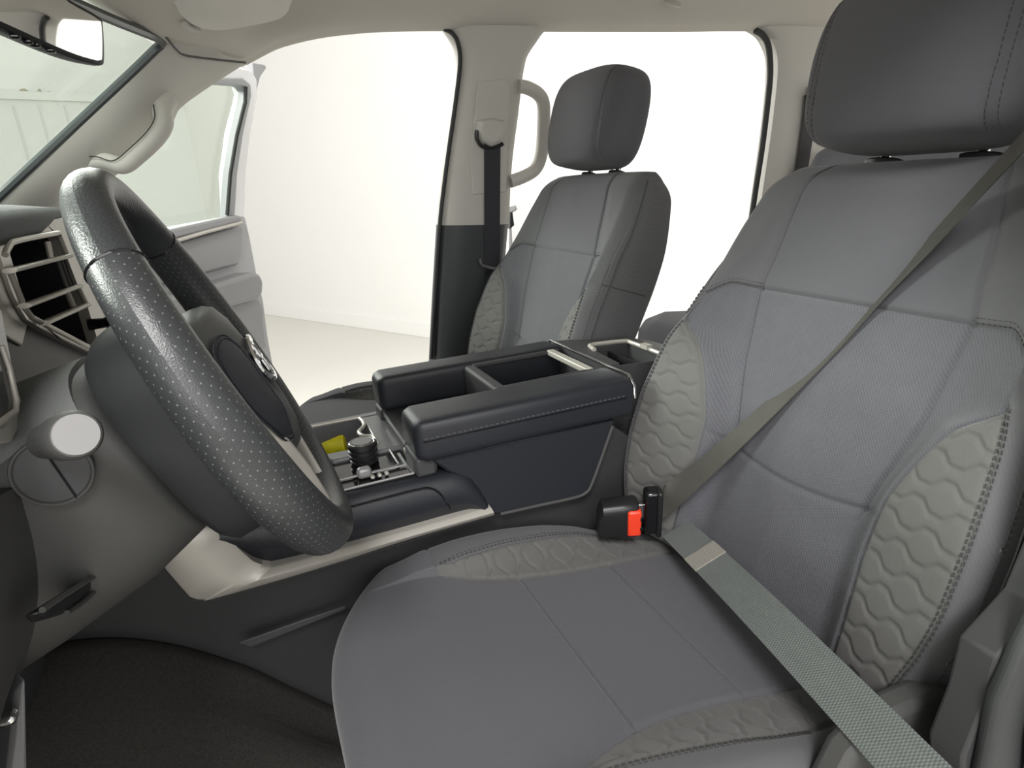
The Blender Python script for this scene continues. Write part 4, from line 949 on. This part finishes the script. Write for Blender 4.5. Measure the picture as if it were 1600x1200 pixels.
b = MB(); b.prism([dlow(u, v, .03) for u, v in ((100, 398), (240, 364), (350, 340), (374, 336), (378, 340), (378, 347), (280, 372), (100, 418))], out * .04); b.build('belt_trim', M['door'], pd, bevel=.008, seg=3)
b = MB(); b.tube([dlow(u, v, .032) for u, v in ((377, 348), (320, 363), (277, 376), (100, 424))], .006, 8); b.build('bright_strip', M['silver'], pd)
b = MB(); b.prism([dlow(u, v, .016) for u, v in ((100, 430), (278, 380), (376, 351), (381, 356), (379, 400), (373, 414), (320, 428), (200, 460), (100, 490))], out * .03); b.build('upper_pad', M['door'], pd, bevel=.012, seg=3)
b = MB(); b.prism([dlow(u, v, .07) for u, v in ((100, 510), (330, 446), (398, 425), (407, 427), (413, 440), (412, 460), (404, 468), (330, 490), (100, 560))], out * .09); b.build('armrest', M['door'], pd, bevel=.014, seg=3)
b = MB(); b.prism([dlow(u, v, .045) for u, v in ((100, 545), (330, 482), (405, 464), (412, 480), (414, 510), (418, 545), (330, 600), (100, 700))], out * .06); b.build('door_pocket', M['door'], pd, bevel=.01, seg=3)

# ------------------------------------------------------------------ the photo bay: floor and walls
def V2(p): return V(p[0], p[1], 0)
g0_ = at(410, 490, z=0); g1_ = at(690, 530, z=0); wd = nrm(g1_ - g0_); cor = g0_ - wd * 1.05
tag(MB().box((2, 3, -.02), (24, 24, .04)).build('floor', M['floor'], None, smooth=False), kind='structure')
wn_ = V(-wd[1], wd[0], 0); wn_ = wn_ if wn_ @ (g0_ - V(0, 0, 0)) > 0 else -wn_
endr = cor + wd * 13
tag(MB().prism([cor, endr, endr + V(0, 0, 5), cor + V(0, 0, 5)], wn_ * .15).build('wall_right', M['wall'], None, smooth=False), kind='structure')
b = MB(); b.prism([cor, endr, endr + V(0, 0, .16), cor + V(0, 0, .16)], -wn_ * .02); tag(b.build('baseboard_right', M['wall'], None, bevel=.004), kind='structure')
ld = nrm(V(-.93, -.37, 0)); lend = cor + ld * 12
lnn = V(-ld[1], ld[0], 0); lnn = lnn if lnn @ (cor) > 0 else -lnn
tag(MB().prism([cor, lend, lend + V(0, 0, 6), cor + V(0, 0, 6)], lnn * .15).build('wall_left', M['wallg'], None, smooth=False), kind='structure')
def lw(u, v, o=0.): return pl(u, v, cor - lnn * o, lnn)
zr = lw(331, 166)[2]
b = MB(); p0 = lw(330, 166); p1 = lw(-300, 145)
b.prism([V(p0[0], p0[1], zr), p1, p1 + V(0, 0, .09), V(p0[0], p0[1], zr + .09)], -lnn * .06); tag(b.build('trim_8', M['wallg'], None, smooth=False), kind='structure')
b = MB()
for u in (22, 62, 102, 142):
    q = lw(u, 165); b.prism([q, q + ld * .02, q + ld * .02 + V(0, 0, -2.2), q + V(0, 0, -2.2)], -lnn * .012)
tag(b.build('trim_9', mat('panel_joint_grey', (.66, .67, .66), .8), None, smooth=False), kind='structure')
b = MB()
for i, (u, v, w_, h_) in enumerate(((36, 142, .10, .05), (44, 145, .09, .03), (54, 146, .12, .04), (62, 143, .05, .06), (70, 147, .12, .03), (77, 148, .05, .07))):
    q = lw(u, v, .003); b.prism([q - ld * w_ / 2, q - ld * w_ * .2 + V(0, 0, h_ * .6), q + ld * w_ * .3 + V(0, 0, h_ * .3), q + ld * w_ / 2 - V(0, 0, h_ * .3), q - V(0, 0, h_ * .5)], -lnn * .003)
tag(b.build('wall_stain', M['stain'], None, smooth=False), 'brownish stain on the white wall above the ledge', 'stain')
